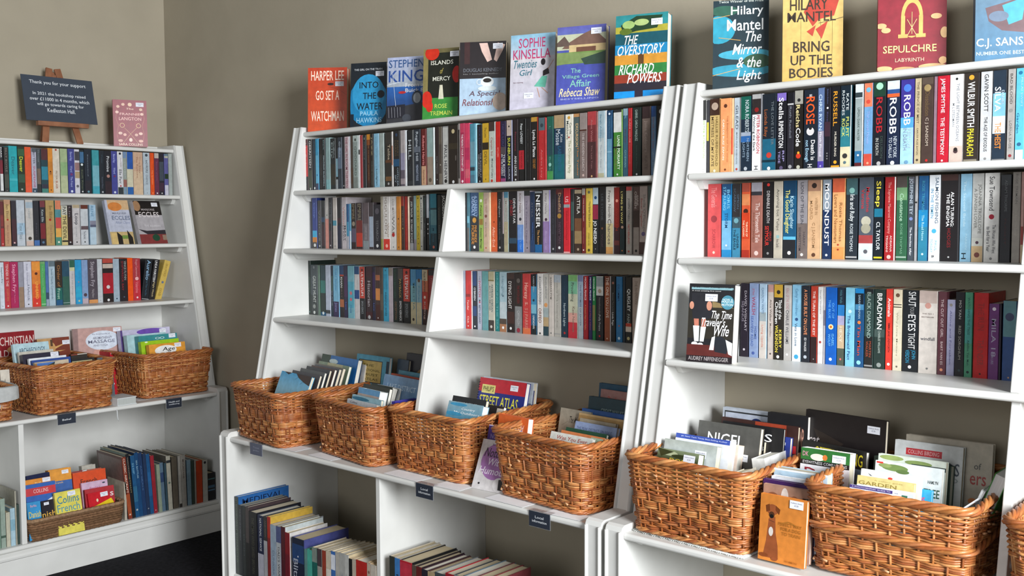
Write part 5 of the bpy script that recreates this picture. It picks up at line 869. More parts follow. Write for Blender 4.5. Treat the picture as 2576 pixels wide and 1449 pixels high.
travel_book BB 2600 -263 635 -1 10 20 246 5 2c3468;dark blue guide with red base right of the street atlas;r 0 .060 .7 .242 6c748c|r 0 .302 1 .604 982c3c
travel_book BB 2391 -253 635 -1 8.2 228 270 20 c8d0d8;pale blue cover peeping out behind the street atlas;
local_guide BB 2888 -527 635 -4 20 160 196 12 d8d8d0;white book in red script, WAS YOU EVER, front of the fourth basket;i .15 .040 .9 .095 a84038 Was You Ever|i .1 .105 1 .150 a84038 in Derbyshire
local_guide BB 2901 -496 635 -4 20 166 196 12 c87848;orange-topped book behind the red script one, fourth basket;r .7 .025 .97 .125 a8b89c
local_guide BB 2904 -472 635 -4 18 156 200 12 1c4430;dark green book edge in the middle of the fourth basket;
local_guide BB 2908 -428 635 -4 16 159 211 15 8c9cc0;lavender-blue book reading THE PEAK DISTRICT ON FOOT;x .05 .067 .9 .107 4c5c84 THE PEAK DISTRICT ON FOOT|r .6 .134 .95 .201 78889c
local_guide BB 2902 -392 635 -4 14 139 213 12 a89c88;beige book edge behind the lavender guide;
local_guide BB 2883 -366 635 -4 12 172 222 11 b08c58;tan book edge, fourth basket, below the bright blue one;r 0 .000 1 .027 c8a878
local_guide BB 2797 -348 635 -4 12 124 225 7 a09888;beige book with pen sketch leaning left of the fourth basket;i .3 .094 .85 .187 34302c The Matlocks|L .004 34302c .1 .234 .3 .164
local_guide BB 2878 -339 635 -4 10 184 231 15 2c5898;bright blue book edge beneath the great walks cover;
local_guide BB 2883 -307 635 -4 8 146 264 20 284450;dark teal book reading GREAT WALKS, right of the fourth basket;x .35 .119 .95 .179 8c9c98 GREAT WALKS|x .1 .250 .8 .310 a8b4b0 PEAK DISTRICT
local_guide BB 2906 -270 635 -4 6 118 283 12 a87c78;dusty pink book behind the great walks cover;i .2 .066 .95 .164 b85850 Derbyshire
local_guide BB 2885 -246 635 -4 5 122 297 15 24506c;dark blue book, tallest and rearmost behind the fourth basket;
pet_book CB 3282 -547 635 0 16 123 205 30 54603c;DOG book with green trees, frontmost in the left-hand pet basket;G 0 .000 1 .125 7c8868 343c20|e .3 .050 .2 .030 a8b08c|e .6 .075 .25 .025 2c3418|p 34381c 0 .000 .4 .025 .1 .100|x .32 .105 .72 .155 d8b838 DOG|s .65 .037
pet_book CB 3277 -504 635 0 14 158 221 25 b4b8b4;pale grey-green book with price sticker behind the DOG book;G 0 .000 1 .330 a8b0a8 c8d0d4|s .6 .083
pet_book CB 3286 -466 635 0 14 163 231 33 e8ecf0;white paperback with a blue banner across its top;r 0 .000 1 .054 3c54a8|x .1 .017 .95 .037 c8d0f0 #1 New York Times Best-Selling Author|e .5 .104 .04 .008 222222|e .62 .108 .04 .008 222222|p 222222 .78 .124 .86 .141 .82 .207 .78 .187
pet_book CB 3389 -421 635 0 14 62 213 30 f0dccc;thick peach-white book right of the blue-bannered one;
pet_book CB 3308 -383 635 0 12 186 255 18 4c4844;grey hardback with stone texture, reading NIGEL;G 0 .000 1 .578 545450 3c3838|x .17 .104 .75 .220 f0f0f0 NIGEL|x .22 .243 .66 .300 d8d8d0 My family and|s .66 .289
pet_book CB 3466 -348 635 0 10 27 215 18 1c1c1c;small black book with a sticker, right of the NIGEL book;x .2 .065 .95 .108 d0d0d0 DAYS|s .1 .162
pet_book CB 3358 -329 635 0 8.9 181 251 9 1c1c1e;black hardback with a white letter behind the grey NIGEL book;x .7 .076 .82 .158 e8e8e8 S
pet_book CB 3508 -312 635 0 8 44 227 15 2c3c8c;small blue book with a sticker before the copper-lettered black one;s .4 .061
pet_book CB 3337 -287 635 0 6 227 253 13 3c2420;brown and orange book reading HOW SMART IS YOUR;p a04028 .45 .000 .85 .000 .85 .681 .45 .681|x .1 .068 .42 .150 b87c64 HOW SMA|x .45 .068 .85 .177 c08870 RT IS YOUR
pet_book CB 3468 -265 635 0 4 115 279 20 1c1c20;black book reading A PASSION FOR in copper letters;x .07 .117 .93 .307 b88878 A PASSION FOR|i .3 .366 .7 .621 4c6074 cats|s .72 .351
pet_book CB 3318 -240 635 0 4.1 145 272 20 b8c0cc;white-framed cat book with an oval blue badge, rear of the left pet basket;r .04 .030 1 .302 24282c|r .06 .045 1 .302 b8c0d0|e .72 .151 .14 .075 1c2c60|x .64 .113 .8 .174 b8c8e8 RSPCA|p 2c2824 .2 .189 .2 .091 .25 .128 .3 .106 .3 .189
wildlife_book CB 3803 -530 635 2 12 97 191 12 d8dce4;small book with purple header, A PHOTOGRAPHIC GUIDE TO, front of the wildlife basket;r 0 .000 1 .035 443478|x .05 .010 .95 .025 d8d4e8 A PHOTOGRAPHIC GUIDE TO|r .04 .060 .2 .250 24509c|r .24 .065 .95 .250 203070|x .3 .085 .8 .115 c8d0e8 COLLINS|r .3 .138 .6 .150 8090c0
wildlife_book CB 3805 -493 635 2 12 128 185 12 d8e0e4;white book with green strip peeping behind the purple-headed guide;r .8 .050 .9 .250 3c7058|r .55 .075 .75 .100 b8ccd8|r .6 .125 .65 .150 b83030|s .5 .010
wildlife_book CB 3796 -472 635 2 12 130 200 12 d0c080;yellow-cream GARDEN book in the wildlife basket;x .3 .025 .8 .045 a89050 A colour guide|x .03 .055 .7 .100 8c7838 GARDEN
wildlife_book CB 3796 -450 635 2 11 137 211 14 e0e0dc;white book with a flying bird and red flower, wildlife basket;p 3c4450 .12 .038 .2 .064 .16 .064|e .5 .064 .04 .013 c84030
wildlife_book CB 3917 -428 635 2 12 35 181 12 38a8d8;cyan book ending in pink letters, wildlife basket;x .02 .100 .6 .150 e04878 ng
wildlife_book CB 3810 -399 635 2 10 153 224 16 d4dcdc;white tree book with green leaves, centre of the wildlife basket;e .3 .056 .2 .035 6c8448|e .15 .043 .1 .022 88985c|e .42 .086 .1 .022 5c7440|r .02 .009 .12 .026 d03428|x .8 .130 .95 .164 3c4444 HAMLYN|x .75 .216 .98 .302 30503c TREE|s .5 .121
wildlife_book CB 3805 -367 635 2 9 156 234 20 c8d0c4;pale book with leafy band above the white tree book;e .2 .030 .18 .025 8c9c5c|e .6 .050 .2 .025 788c50|r .5 .060 1 .100 303c38
wildlife_book CB 3782 -334 635 2 9 180 219 30 2c4034;dark green hardback behind the leafy books;
wildlife_book CB 3818 -296 635 2 8 158 258 20 c4c8c8;pale grey RARE BIRDS book with a red header bar;r .17 .064 .7 .127 b82c34|x .2 .076 .66 .115 d8a8a8 COLLINS BIRDING|x .08 .153 .96 .268 48505c RARE BIRDS|x .75 .287 .95 .331 8c9494 RD|r .2 .274 .8 .287 b04038
wildlife_book CB 3833 -258 635 2 6 199 267 20 b0a898;cream book with red lettering, rearmost of the wildlife basket;x .8 .179 .88 .235 4c4c48 of|x .76 .290 .94 .372 a03c38 ers|e .8 .517 .05 .028 c87840|e .8 .635 .05 .028 c87840
wellbeing_book AB 584 -937 657 93 12 144 211 14 a89c8c;photo booklet of a pale stone wall and blue sky, front of the left basket;p 4c74b8 .04 .025 .6 .025 .3 .250 .04 .250|p 30403c .3 .100 .6 .025 .5 .250|r 0 .025 .07 .250 9c7040|p c8b8a0 .6 .025 1 .000 1 .250 .45 .250
wellbeing_book AB 565 -938 657 93 12 164 218 14 2c488c;blue-topped booklet second from the front, left wicker basket;
wellbeing_book AB 546 -942 657 93 12 159 224 14 d8dce0;thin white booklet behind the blue one, left wicker basket;
wellbeing_book AB 521 -745 657 93 17.7 101 202 9 303030;charcoal book with cream pages, right half of the left basket;r 0 .045 .9 .065 d0c898
wellbeing_book AB 510 -951 657 93 12 157 239 29 2c2838;dark plum book with sticker in the left wicker basket;s .75 .006
wellbeing_book AB 480 -953 657 93 12 147 247 14 c0bcb0;white-edged book behind the dark ones, left wicker basket;
wellbeing_book AB 452 -721 657 93 14.1 73 215 20 34302c;dark book with a rust label in the right half of the left basket;r 0 .011 .4 .032 8c4030|r .4 .011 1 .026 d8d0c4
wellbeing_book AB 436 -955 657 93 12 152 277 18 b0ccd4;pale blue book reading ARCHAEOLOGY in the left wicker basket;x .15 .072 .88 .154 3c5064 ARCHAEOLOGY|i .35 .203 .75 .235 4c5c6c and the Bible
wellbeing_book AB 288 -802 657 93 8 146 272 20 7c3c2c;brown book with golden sun rays behind the archaeology one;r 0 .000 .45 .212 c09868|p d8a868 .45 .159 .98 .080 .5 .191|p d8a868 .45 .212 .85 .212 .5 .244|p d8a868 .4 .244 .75 .329 .45 .276|e .35 .159 .2 .106 c89860|r .4 .027 .47 .133 5c4430|s .77 .053
wellbeing_book AB 203 -938 650 93 1.8 152 311 12 8c1c24;dark red book reading CHRISTIAN at the back of the left shelf;x .0 .061 .98 .184 e0c8c0 CHRISTIAN|x .0 .245 .25 .343 e0c8c0 LD|e .4 .245 .2 .049 b08050|s .7 .184
health_book AB 524 -375 657 91.5 8 186 173 10 d06430;orange booklet edge low in the right basket of the left bookcase;e .7 .025 .2 .015 6c50a0
health_book AB 491 -392 657 91.5 8 184 225 25 dc9838;orange book with a white disc reading Age in brush letters;x .25 .015 .68 .030 b06820 LIVING WITH|e .45 .138 .3 .100 e8e8e4|i .35 .075 .72 .175 20201c Age|s .7 .013
health_book AB 453 -409 657 91.5 8 192 238 25 98c020;lime green book behind the orange one;e .14 .019 .04 .013 e0e8d0
health_book AB 416 -398 657 91.5 8 196 260 36 38888c;teal book with white ring letters and a sticker;O .48 .064 .06 .020 .02 c8d8d8|O .6 .064 .06 .020 .02 c8d8d8|s .78 .004
health_book AB 377 -435 657 91.5 8 198 264 30 a8c8cc;pale cyan book behind the teal one, right basket of left bookcase;
health_book AB 319 -435 657 91.5 8 254 282 30 c0bcd4;white and violet book, tallest in the right-hand wicker basket of the left bookcase;e .6 .051 .28 .051 6c4ca8|r 0 .000 .04 .508 5c4884|s .78 .025"""
for line in FACE.strip().split('\n'):
    a, label, des = line.split(';', 2); p = a.split(); name = p[0]; x, y, z, yaw, lean, W, H, T = map(float, p[2:10]); col = p[10]; cat, grp = CATS[name]
    front_book(name, label, cat, grp, (x/1000, y/1000, z/1000), yaw, lean, W/1000, H/1000, T/1000, col, des)

# ------------------------------------------------------------------ big books standing spine out in the base compartments
HARD = r"""AR -603.6 10.9 168 b0a898 150 0 a8a090|
AR -586.0 17.6 277 7c3424 230 5 5c4440|T .02 .58 0 .55 d8c8b8 CLASSIC AIRCRAFT|b .6 .95 984828|d .93 .4 c8b8a8
AR -568.3 15.4 289 1c1c20 230 5 6c7c74|t .05 .3 0 .3 8c8478 TREKKING|T .3 .6 0 .4 8c8058 VIETNAM
AR -552.8 18.7 278 1c4c74 240 4 1c2c3c|T .12 .3 0 .5 6c9cb8 SHIP|b .5 .75 2c6080|d .88 .5 a0a8a8
AR -534.0 17.0 288 184068 240 4 1c2c48|T .12 .4 0 .45 88a8b8 SEA BATTLES
AR -516.9 18.0 284 1c3458 235 4 1c2438|T .2 .6 0 .3 4c6c94 ADMIRALS
AR -498.8 15.8 277 20304c 235 3.5 1c2438|d .9 .4 808890
AR -482.9 16.8 272 1c4c78 230 3.5 1c2c48|b .3 .7 245888
AR -466.0 17.4 261 902430 220 3 701c28|d .95 .3 c0a0a0
AR -441.6 16.1 216 8c9884 200 2.5 8c9484|
AR -425.4 16.3 221 5c7488 190 2.5 485868|b .2 .4 34486c
AR -406.7 10.2 216 38505c 190 2 30404c|
AR -395.0 20.2 246 b8b4a4 210 2 5c5850|b .08 .13 34383c|d .5 .5 5c7468
AR -371.4 26.0 237 5c5448 210 1.5 48443c|
AR -341.5 12.9 237 b0aca4 210 1 8c8880|b .93 1 34302c
AR -327.6 23.0 236 a8a49c 205 1 8c8880|T .08 .45 0 .4 5c4c44 MOUNTAINS
AR -299.6 19.3 210 7c98a8 190 0.5 6c8494|
AR -278.8 14.6 204 34443c 185 0.5 2c3834|
AR -263.1 7.8 204 9c9890 185 0 8c8880|
AR -254.2 30.4 198 b83c18 185 0 a83414|
AR -221.2 24.8 195 b0b0a8 185 0 989890|d .06 .5 20242c
AR -194.7 36.1 129 1c1c20 160 0 1c1c20|b .2 .24 4c7478|b .45 .55 3c5c74|b .6 .65 4c6c84
AL -1138.9 22.7 218 6c8474 180 0 5c7464|
AL -1115.3 18.2 198 8c9c90 180 0 7c8c80|b .75 .8 44584c
AL -1095.2 15.8 139 b8b4a0 150 0 a8a490|
AL -1078.5 18.4 152 a0bcc8 150 0 8ca8b4|b .3 .6 80a8b8
AL -1059.2 5.9 219 a09c8c 200 0 989484|
AL -1052.5 9.3 163 34443f 150 0 2c3834|
BX 1464.8 20.7 297 38403c 230 0 245894|T .05 .85 0 .5 5c645c MEDIEVAL MONARCHS
BX 1485.5 24.9 268 24282c 200 0 60686c|t .05 .5 0 .3 70747c THE MYTH OF SUPREMACY
BX 1511.6 20.8 270 2c3030 190 0 4c5458|t .4 .7 0 .2 5c6468 PENN
BX 1533.1 21.5 270 48403f 190 0 382c30|b .5 1 242424
BX 1555.2 49.6 258 1e1e20 200 0 1c1c22|T .08 .9 0 .4 48483c THE MAN WHO SAVED BRITAIN
BX 1610.6 36.7 254 1c2440 180 0 2c3444|T .04 .52 0 .4 c8ccd4 NATIONAL SERVICE|b .56 .95 a8a8b4|b .95 1 1c1c20
BX 1648.0 22.7 256 34302f 180 0 24282c|b .35 .98 a0a0a4|t .05 .3 0 .4 6c6864 ANDREW
BX 1671.9 18.0 259 a82c20 190 0 b89840|b .3 1 7c2424
BX 1690.1 33.6 234 90a0b0 190 0 888078|T .4 .8 0 .4 6c7c90 DUNKIRK
BX 1726.3 28.4 235 4c547c 190 0 8c9094|b .25 1 a8acb0|T .32 .78 0 .45 4c4c50 DAD'S WAR
BX 1755.5 23.8 239 4c1c24 170 0 b0b8b8|T .1 .5 0 .4 5c2c34 WINSTON
BX 1779.4 25.5 223 7c1c24 170 0 c8c4c0|b .35 1 6c1c28|T .45 .9 0 .3 5c1420 CHURCHILL
BX 1821.8 67.1 215 1c2438 200 0 44487c|b .1 .4 24406c|T .35 .7 -.2 .45 a8acb8 Blitz|d .3 .1 c8ccd8
BX 1891.6 16.2 186 5c8480 140 0 4c7470|
BX 1908.5 26.2 189 48a090 140 0 3c9484|T .5 .9 0 .4 1c5c54 AVEL
BX 1935.7 28.1 202 1c5c54 150 0 b8ac9c|b 0 .25 78847c
BX 1965.1 25.6 204 98948c 150 0 a8a090|b 0 .3 44383c
BX 1992.8 18.8 203 8c3828 150 0 a8a090|
BX 2013.4 26.9 206 c0b4a0 150 0 a8a090|b .3 .5 d8d0c4
BX 2041.0 22.4 211 3c68a8 150 0 c0b49c|b .05 .3 d0d4dc
BX 2064.4 21.1 213 a8a49c 150 0 b8a888|
BX 2086.1 28.0 215 a0a09c 150 0 b8a888|T .3 .9 0 .2 6c7888 Zealot
BX 2114.6 20.0 215 b0b0ac 150 0 b8a888|t .3 .9 0 .2 7c8088 Aslan
BX 2136.1 16.1 206 1c1c1c 140 0 b09c7c|
BX 2153.1 19.4 208 b0a494 140 0 b09c7c|
BX 2173.4 55.3 210 a82420 140 0 a89070|t .4 .9 0 .2 8c1c1c LONDON
BX 2229.2 17.5 214 b0a090 140 0 a89070|d .15 .6 7c6458
BX 2247.6 26.8 211 b4aca0 140 0 a89070|t .2 .9 0 .3 7c7468 THE
BY 2338.1 24.5 259 30342f 200 0 a8a090|
BY 2363.4 24.2 258 3c74b0 200 0 98948c|T .2 .8 0 .5 1c2c4c EASY WAY
BY 2388.3 54.6 257 a8202c 200 0 181818|T .1 .5 0 .6 e8d8d8 UNITY|b .02 .3 b03040
BY 2444.3 18.6 253 54483f 200 0 1c1c1c|
BY 2463.7 24.0 253 5c2020 190 0 24181c|
BY 2488.4 26.1 250 24202c 190 0 34242c|
BY 2515.2 31.3 249 a08c6c 190 0 48302c|
BY 2547.2 45.4 254 3c4448 190 0 64686c|
BY 2593.3 37.0 262 8c1c28 190 0 8c1c28|
BY 2631.0 36.4 265 7c7c80 190 0 30343c|
BY 2668.1 43.0 270 50606c 190 0 50606c|
BY 2711.8 42.1 275 34383c 180 0 5c3438|
BY 2754.6 34.4 279 6c3034 170 0 6c3034|"""
HPL = {'AR': 'base of the left bookcase', 'AL': 'base corner left of the divider, left bookcase', 'BX': 'left base bay, middle bookcase', 'BY': 'right base bay, middle bookcase'}
HB = []
for line in HARD.strip().split('\n'):
    hd, els = line.split('|', 1); p = hd.split(); HB.append((p[0], float(p[1]), float(p[2]), float(p[3]), p[4], float(p[5]), float(p[6]), p[7], els.split('|')))
used = {}
hrows = {}
for t in HB: hrows.setdefault(t[0], []).append(t)
for row, L in hrows.items():
    for i, (r, x0, wd, h, col, D, lean, cov, els) in enumerate(L):
        tt = [' '.join(e.split()[6:]) for e in els if e and e[0] == 'T']; tt = [t for t in tt if t not in NOTITLE and len(t) > 3]
        n = i+1 if row in ('BX', 'BY') else len(L)-i; side = 'left' if row in ('BX', 'BY') else 'right'
        lab = f"{cname(col)} hardback titled {tt[0]}, {HPL[row]}" if tt else f"{cname(col)} book, {ordn(n)} from the {side}, {HPL[row]}"
        wd /= 1000; h /= 1000; D /= 1000; u = x0/1000
        if row[0] == 'A': P0 = Vector((.605 if row == 'AR' else .598, u, .1432)); yaw = 90
        else: P0 = Vector((u, -.605 if row == 'BX' else -.603, .1052)); yaw = 0
        # spine-out placing: the cover-out book turned a quarter, so its spine looks to the reader and its front cover to the right
        root = bpy.data.objects.new('hardback', None); COL.objects.link(root)
        root.matrix_world = Matrix.Translation(P0) @ Matrix.Rotation(math.radians(yaw), 4, 'Z') @ Matrix.Rotation(math.radians(-lean), 4, 'Y')
        tag(root, lab, 'book', 'large books standing in the '+HPL[row])
        c = hx(col); cv = hx(cov); tk = .0022; mb = MB()
        x1 = wd-.0006
        mb.box(0, 0, 0, x1, tk, h, c); mb.box(0, tk, 0, tk, D, h, cv); mb.box(x1-tk, tk, 0, x1, D, h, cv)
        spine_elements(mb, els, 0, x1, h, 0, c)
        if row == 'BX' and i == 0: put_text(mb, 'MEDIEVAL', lambda a, b: (x1+.0003, .02+a, h-.034+b), .18, .022, hx('0c2040')); 
        if row == 'BX' and i == 7: mb.face([(x1+.0002, .01, h-.05), (x1+.0002, .17, h-.05), (x1+.0002, .17, h-.004), (x1+.0002, .01, h-.004)], hx('b8963c'))
        if row == 'AR' and i == 1: mb.face([(-.0002, D-.01, .03), (-.0002, .01, .03), (-.0002, .01, h-.01), (-.0002, D-.01, h-.01)], (hx('5c3028'), hx('7c4034'), hx('706460'), hx('807874')))
        link('cover', mb.mesh('cover', [M_PRINT]), root)
        mb = MB(); mb.box(tk, tk, .003, x1-tk, D-.004, h-.003, rnd.choice(PAGES)); link('page_block', mb.mesh('page_block', [M_PAGE]), root)
front_book('hardback', 'red-covered book lying askew behind the others, left base bay, middle bookcase', 'book', None, (2.085, -.33, .1052), -8, 12, .17, .24, .04, 'a82028', '', roll=0)

# three paperbacks leaning at the right end of the left bookcase's third row
for (y0, wd, h, ln, col, els, lab) in ((-.3365, .036, .194, 8, '1c2026', 't .02 .5 0 .6 8cb0d0 Aurelio|T .5 .88 0 .3 3c5c70 And Then You Die|b .96 .97 d0d0d0', 'black leaning paperback with pale blue script, third row of the left bookcase'),
                                       (-.2985, .028, .194, 10, '201e20', 't .03 .55 -.1 .5 e0e0e0 LINDA FAIRSTEIN|T .56 .92 0 .4 b8a880 Night Watch', 'black leaning paperback with white capitals beside the tilted yellow one'),
                                       (-.268, .032, .194, 17, 'c0a450', 't .08 .4 0 .4 907428 BRADFORD|d .55 .4 5c6c84|T .7 .9 0 .4 907428 COLD', 'tilted yellow paperback ending the third row of the left bookcase')):
    mb = MB(); paperback_geometry(mb, wd, h, .126, hx(col), els.split('|'), None, 0, PAGES[0])
    o = link('tilted_paperback', mb.mesh('tilted_paperback', [M_PRINT, M_PAGE]))
    o.matrix_world = Matrix.Translation((.300, y0, 1.0744)) @ Matrix.Rotation(math.pi/2, 4, 'Z') @ Matrix.Rotation(math.radians(ln), 4, 'Y') @ Matrix.Translation((wd/2, 0, 0))
    tag(o, lab, 'book', 'leaning paperbacks ending the row')

# ------------------------------------------------------------------ wicker baskets
def rrect(w, d, r, n):
    """n points round a rounded rectangle, with outward normals"""
    seg = [('l', w-2*r), ('a', math.pi*r/2), ('l', d-2*r), ('a', math.pi*r/2)]*2; per = sum(s[1] for s in seg); out = []
    corners = [(w/2-r, -d/2+r), (w/2-r, d/2-r), (-w/2+r, d/2-r), (-w/2+r, -d/2+r)]
    starts = [((-w/2+r, -d/2), (1, 0)), ((w/2, -d/2+r), (0, 1)), ((w/2-r, d/2), (-1, 0)), ((-w/2, d/2-r), (0, -1))]
    for i in range(n):
        s = per*i/n; k = 0
        while s > seg[k][1]: s -= seg[k][1]; k += 1
        q = k//2
        if seg[k][0] == 'l':
            (sx, sy), (dx, dy) = starts[q]; out.append((sx+dx*s, sy+dy*s, dy, -dx))
        else:
            a = -math.pi/2+q*math.pi/2+s/r; cx, cy = corners[q]; out.append((cx+r*math.cos(a), cy+r*math.sin(a), math.cos(a), math.sin(a)))
    return out
def basket_meshes(wt, dt, wb, db, h, seed, mid=False, handle=False):
    rn = random.Random(seed); NS = 48; per = NS*4
    base = [hx('b0713c'), hx('a86434'), hx('bc7c46'), hx('9c5a30'), hx('c48a54'), hx('ac6c40'), hx('94522c')]
    ring = {}
    def P(i, f, off):
        w_ = wb+(wt-wb)*f; d_ = db+(dt-db)*f; key = round(f, 4)
        if key not in ring: ring[key] = rrect(w_, d_, .03, per)
        x, y, nx, ny = ring[key][i % per]; return x+nx*off, y+ny*off
    wall = MB(); nr = int(h/.0056)
    for r in range(nr):
        f = (r+.5)/nr; z = .006+f*(h-.010)
        if f > .72: ph = r % 2
        elif f > .62: ph = (r//2) % 2
        elif f > .25: ph = (r//4) % 2
        else: ph = (r//2) % 2
        col = rn.choice(base); pts = []; rad = []
        j0 = rn.uniform(0, 6.28); a1 = rn.uniform(.0002, .0011)
        for i in range(0, per, 2):
            k = (i/4.0); c = math.cos(math.pi*(k+ph)); off = .0048*max(-1, min(1, c*1.6))
            x, y = P(i, f, off); pts.append((x, y, z+a1*math.sin(i*.19+j0)+rn.uniform(-.0004, .0004))); rad.append(.0031+rn.uniform(-.0003, .0003))
        b0 = len(wall.f); wall.tube(pts, rad, 5, True, col)
        # colour changes from willow to willow along the row
        n = len(pts); cc = col; nxt = rn.randint(8, 30)
        for i in range(n):
            nxt -= 1
            if nxt <= 0: cc = rn.choice(base); nxt = rn.randint(8, 30)
            for j in range(5): wall.c[b0+i*5+j] = cc
    for s in range(NS*1):
        i = s*4; col = rn.choice(base)
        for e in ((-1, 1) if s % 12 in (0, 11) else (0,)):
            wall.tube([(*P(i+e, 0.0, 0), .004), (*P(i+e, .5, 0), h*.5), (*P(i+e, 1.0, 0), h-.002)], .0030, 5, False, col)
    # loose ends of willows poking out
    for s in range(26):
        i = rn.randrange(per); f = rn.choice([rn.uniform(.55, .95), rn.uniform(.05, .3)]); x, y = P(i, f, .006); x2, y2 = P(i+2, f, .009)
        wall.tube([(x, y, f*h), (x2, y2, f*h-.003)], .0028, 5, False, hx('c8986c'))
    rim = MB()
    def rope(f, z0, R, rs, twists, out=0, k=3):
        for q in range(k):
            pts = []
            n = per
            for i in range(n):
                a = 2*math.pi*(q/k+twists*i/n); x, y = P(i, f, out+R*math.cos(a)); zz = z0+R*math.sin(a)
                # rim rises slightly at the corners
                pts.append((x, y, zz+.004*(abs(math.cos(2*math.pi*(i/n))))))
            rim.tube(pts, rs, 5, True, base[(q*2+seed) % len(base)])
    rope(1.0, h+.003, .0060, .0052, 13, .003, 4)
    if mid: rope(.55, h*.55, .0045, .0046, 12, .007, 3)
    rope(0.0, .006, .003, .0036, 22, .003, 3)
    floor_ = MB(); rr = rrect(wb-.006, db-.006, .03, 32)
    for k in range(int((db-.02)/.006)):
        y = -db/2+.012+k*.006; floor_.tube([(-wb/2+.008, y, .004), (0, y, .0045), (wb/2-.008, y, .004)], .0031, 5, False, rn.choice(base))
    return wall.mesh('woven_wall', [M_WICK], True), rim.mesh('rope_rim', [M_WICK], True), floor_.mesh('woven_base', [M_WICK], True)
def shear_basket(loc, rz, meshes, label, group):
    root = bpy.data.objects.new('wicker_basket', None); COL.objects.link(root); root.location = loc; root.rotation_euler = (0, 0, math.radians(rz)); tag(root, label, 'basket', group)
    for n, me in zip(('woven_wall', 'rope_rim', 'woven_base'), meshes): link(n, me, root)
    return root
m1 = basket_meshes(.352, .425, .318, .385, .188, 1); m2 = basket_meshes(.345, .42, .312, .385, .192, 2); m3 = basket_meshes(.355, .43, .325, .39, .190, 3, True)
GB = 'wicker baskets along the bookcase ledges'
zb = .6285
shear_basket((1.640, -.405, zb), -7, m1, 'wicker basket with landscape photo books, overhanging the left end of the ledge', GB)
shear_basket((2.099, -.376, zb), -7, m1, 'wicker basket second from the corner, holding walking guides and maps', GB)
shear_basket((2.462, -.350, zb), -1, m2, 'wicker basket in front of the street atlas, third on the ledge', GB)
shear_basket((2.946, -.370, zb), -4, m1, 'wicker basket with local guides at the right end of the middle ledge', GB)
shear_basket((3.427, -.3915, zb), 0, m2, 'wicker basket of dog books, left one on the right bookcase', GB)
shear_basket((3.903, -.352, zb), 2, m3, 'wicker basket of wildlife books with a second braided band, on the right bookcase', GB)
shear_basket((4.335, -.372, zb), 0, m1, 'wicker basket just peeping past the divider at the frame edge', GB)
za = .6503
shear_basket((.410, -.806, za), 93, m2, 'wicker basket with belief books, middle of the left bookcase ledge', GB)
shear_basket((.373, -.319, za), 91.5, m1, 'wicker basket with health books, right end of the left bookcase ledge', GB)

# small basket with a cloth liner, cut by the frame
ms = basket_meshes(.24, .34, .22, .30, .125, 5)
root = bpy.data.objects.new('lined_basket', None); COL.objects.link(root); root.location = (.45, -1.168, za); root.rotation_euler = (0, 0, math.radians(90)); tag(root, 'small wicker basket with a grey cloth liner, at the frame edge on the left bookcase', 'basket')
for n, me in zip(('woven_wall', 'rope_rim', 'woven_base'), ms): link(n, me, root)
mb = MB(); N = 64
A_ = rrect(.262, .362, .04, N)
ringz = [(-.022, .05), (-.012, .09), (-.001, .134), (.004, .142), (.011, .134), (.013, .10), (.012, .085)]
n0 = len(mb.v)
for (off, z) in ringz:
    for i, (x, y, nx, ny) in enumerate(A_):
        wv_ = .0018*math.sin(i*1.7)+.0012*math.sin(i*.9+1); mb.v.append((x+nx*(off-.004+wv_), y+ny*(off-.004+wv_), z+(.003*math.sin(i*.6) if z < .1 and off > 0 else 0)))
for k in range(len(ringz)-1):
    for i in range(N): mb.f.append((n0+k*N+i, n0+k*N+(i+1) % N, n0+(k+1)*N+(i+1) % N, n0+(k+1)*N+i)); mb.c.append((1, 1, 1)); mb.m.append(0)
link('cloth_liner', mb.mesh('cloth_liner', [M_CLOTH], True), root)

# low rush basket with dictionaries
root = bpy.data.objects.new('rush_basket', None); COL.objects.link(root); root.location = (.530, -.812, .1435); root.rotation_euler = (0, 0, math.radians(90)); tag(root, 'low brown rush basket of dictionaries in the base of the left bookcase', 'basket')
rb = MB(); rn = random.Random(9); rc = [hx('8c6c50'), hx('7c5c42'), hx('94765a'), hx('6c5038')]
for r in range(9):
    f = r/8; z = .006+r*.0100; R0 = rrect(.385+.022*f, .175+.012*f, .03, 160); pts = []; rad = []
    for i, (x, y, nx, ny) in enumerate(R0):
        s = .0014*math.sin(i*1.9+r*2); pts.append((x+nx*s, y+ny*s, z+rn.uniform(-.0007, .0007))); rad.append(.0062+.0010*math.sin(i*2.1+r)+(.002 if r == 8 else 0))
    rb.tube(pts, rad, 6, True, rn.choice(rc))
link('woven_wall', rb.mesh('woven_wall', [M_RUSH], True), root)
rb = MB()
for k in range(15): y = -.078+k*.011; rb.tube([(-.18, y, .004), (.18, y, .004)], .0056, 6, False, rn.choice(rc))
link('woven_base', rb.mesh('woven_base', [M_RUSH], True), root)

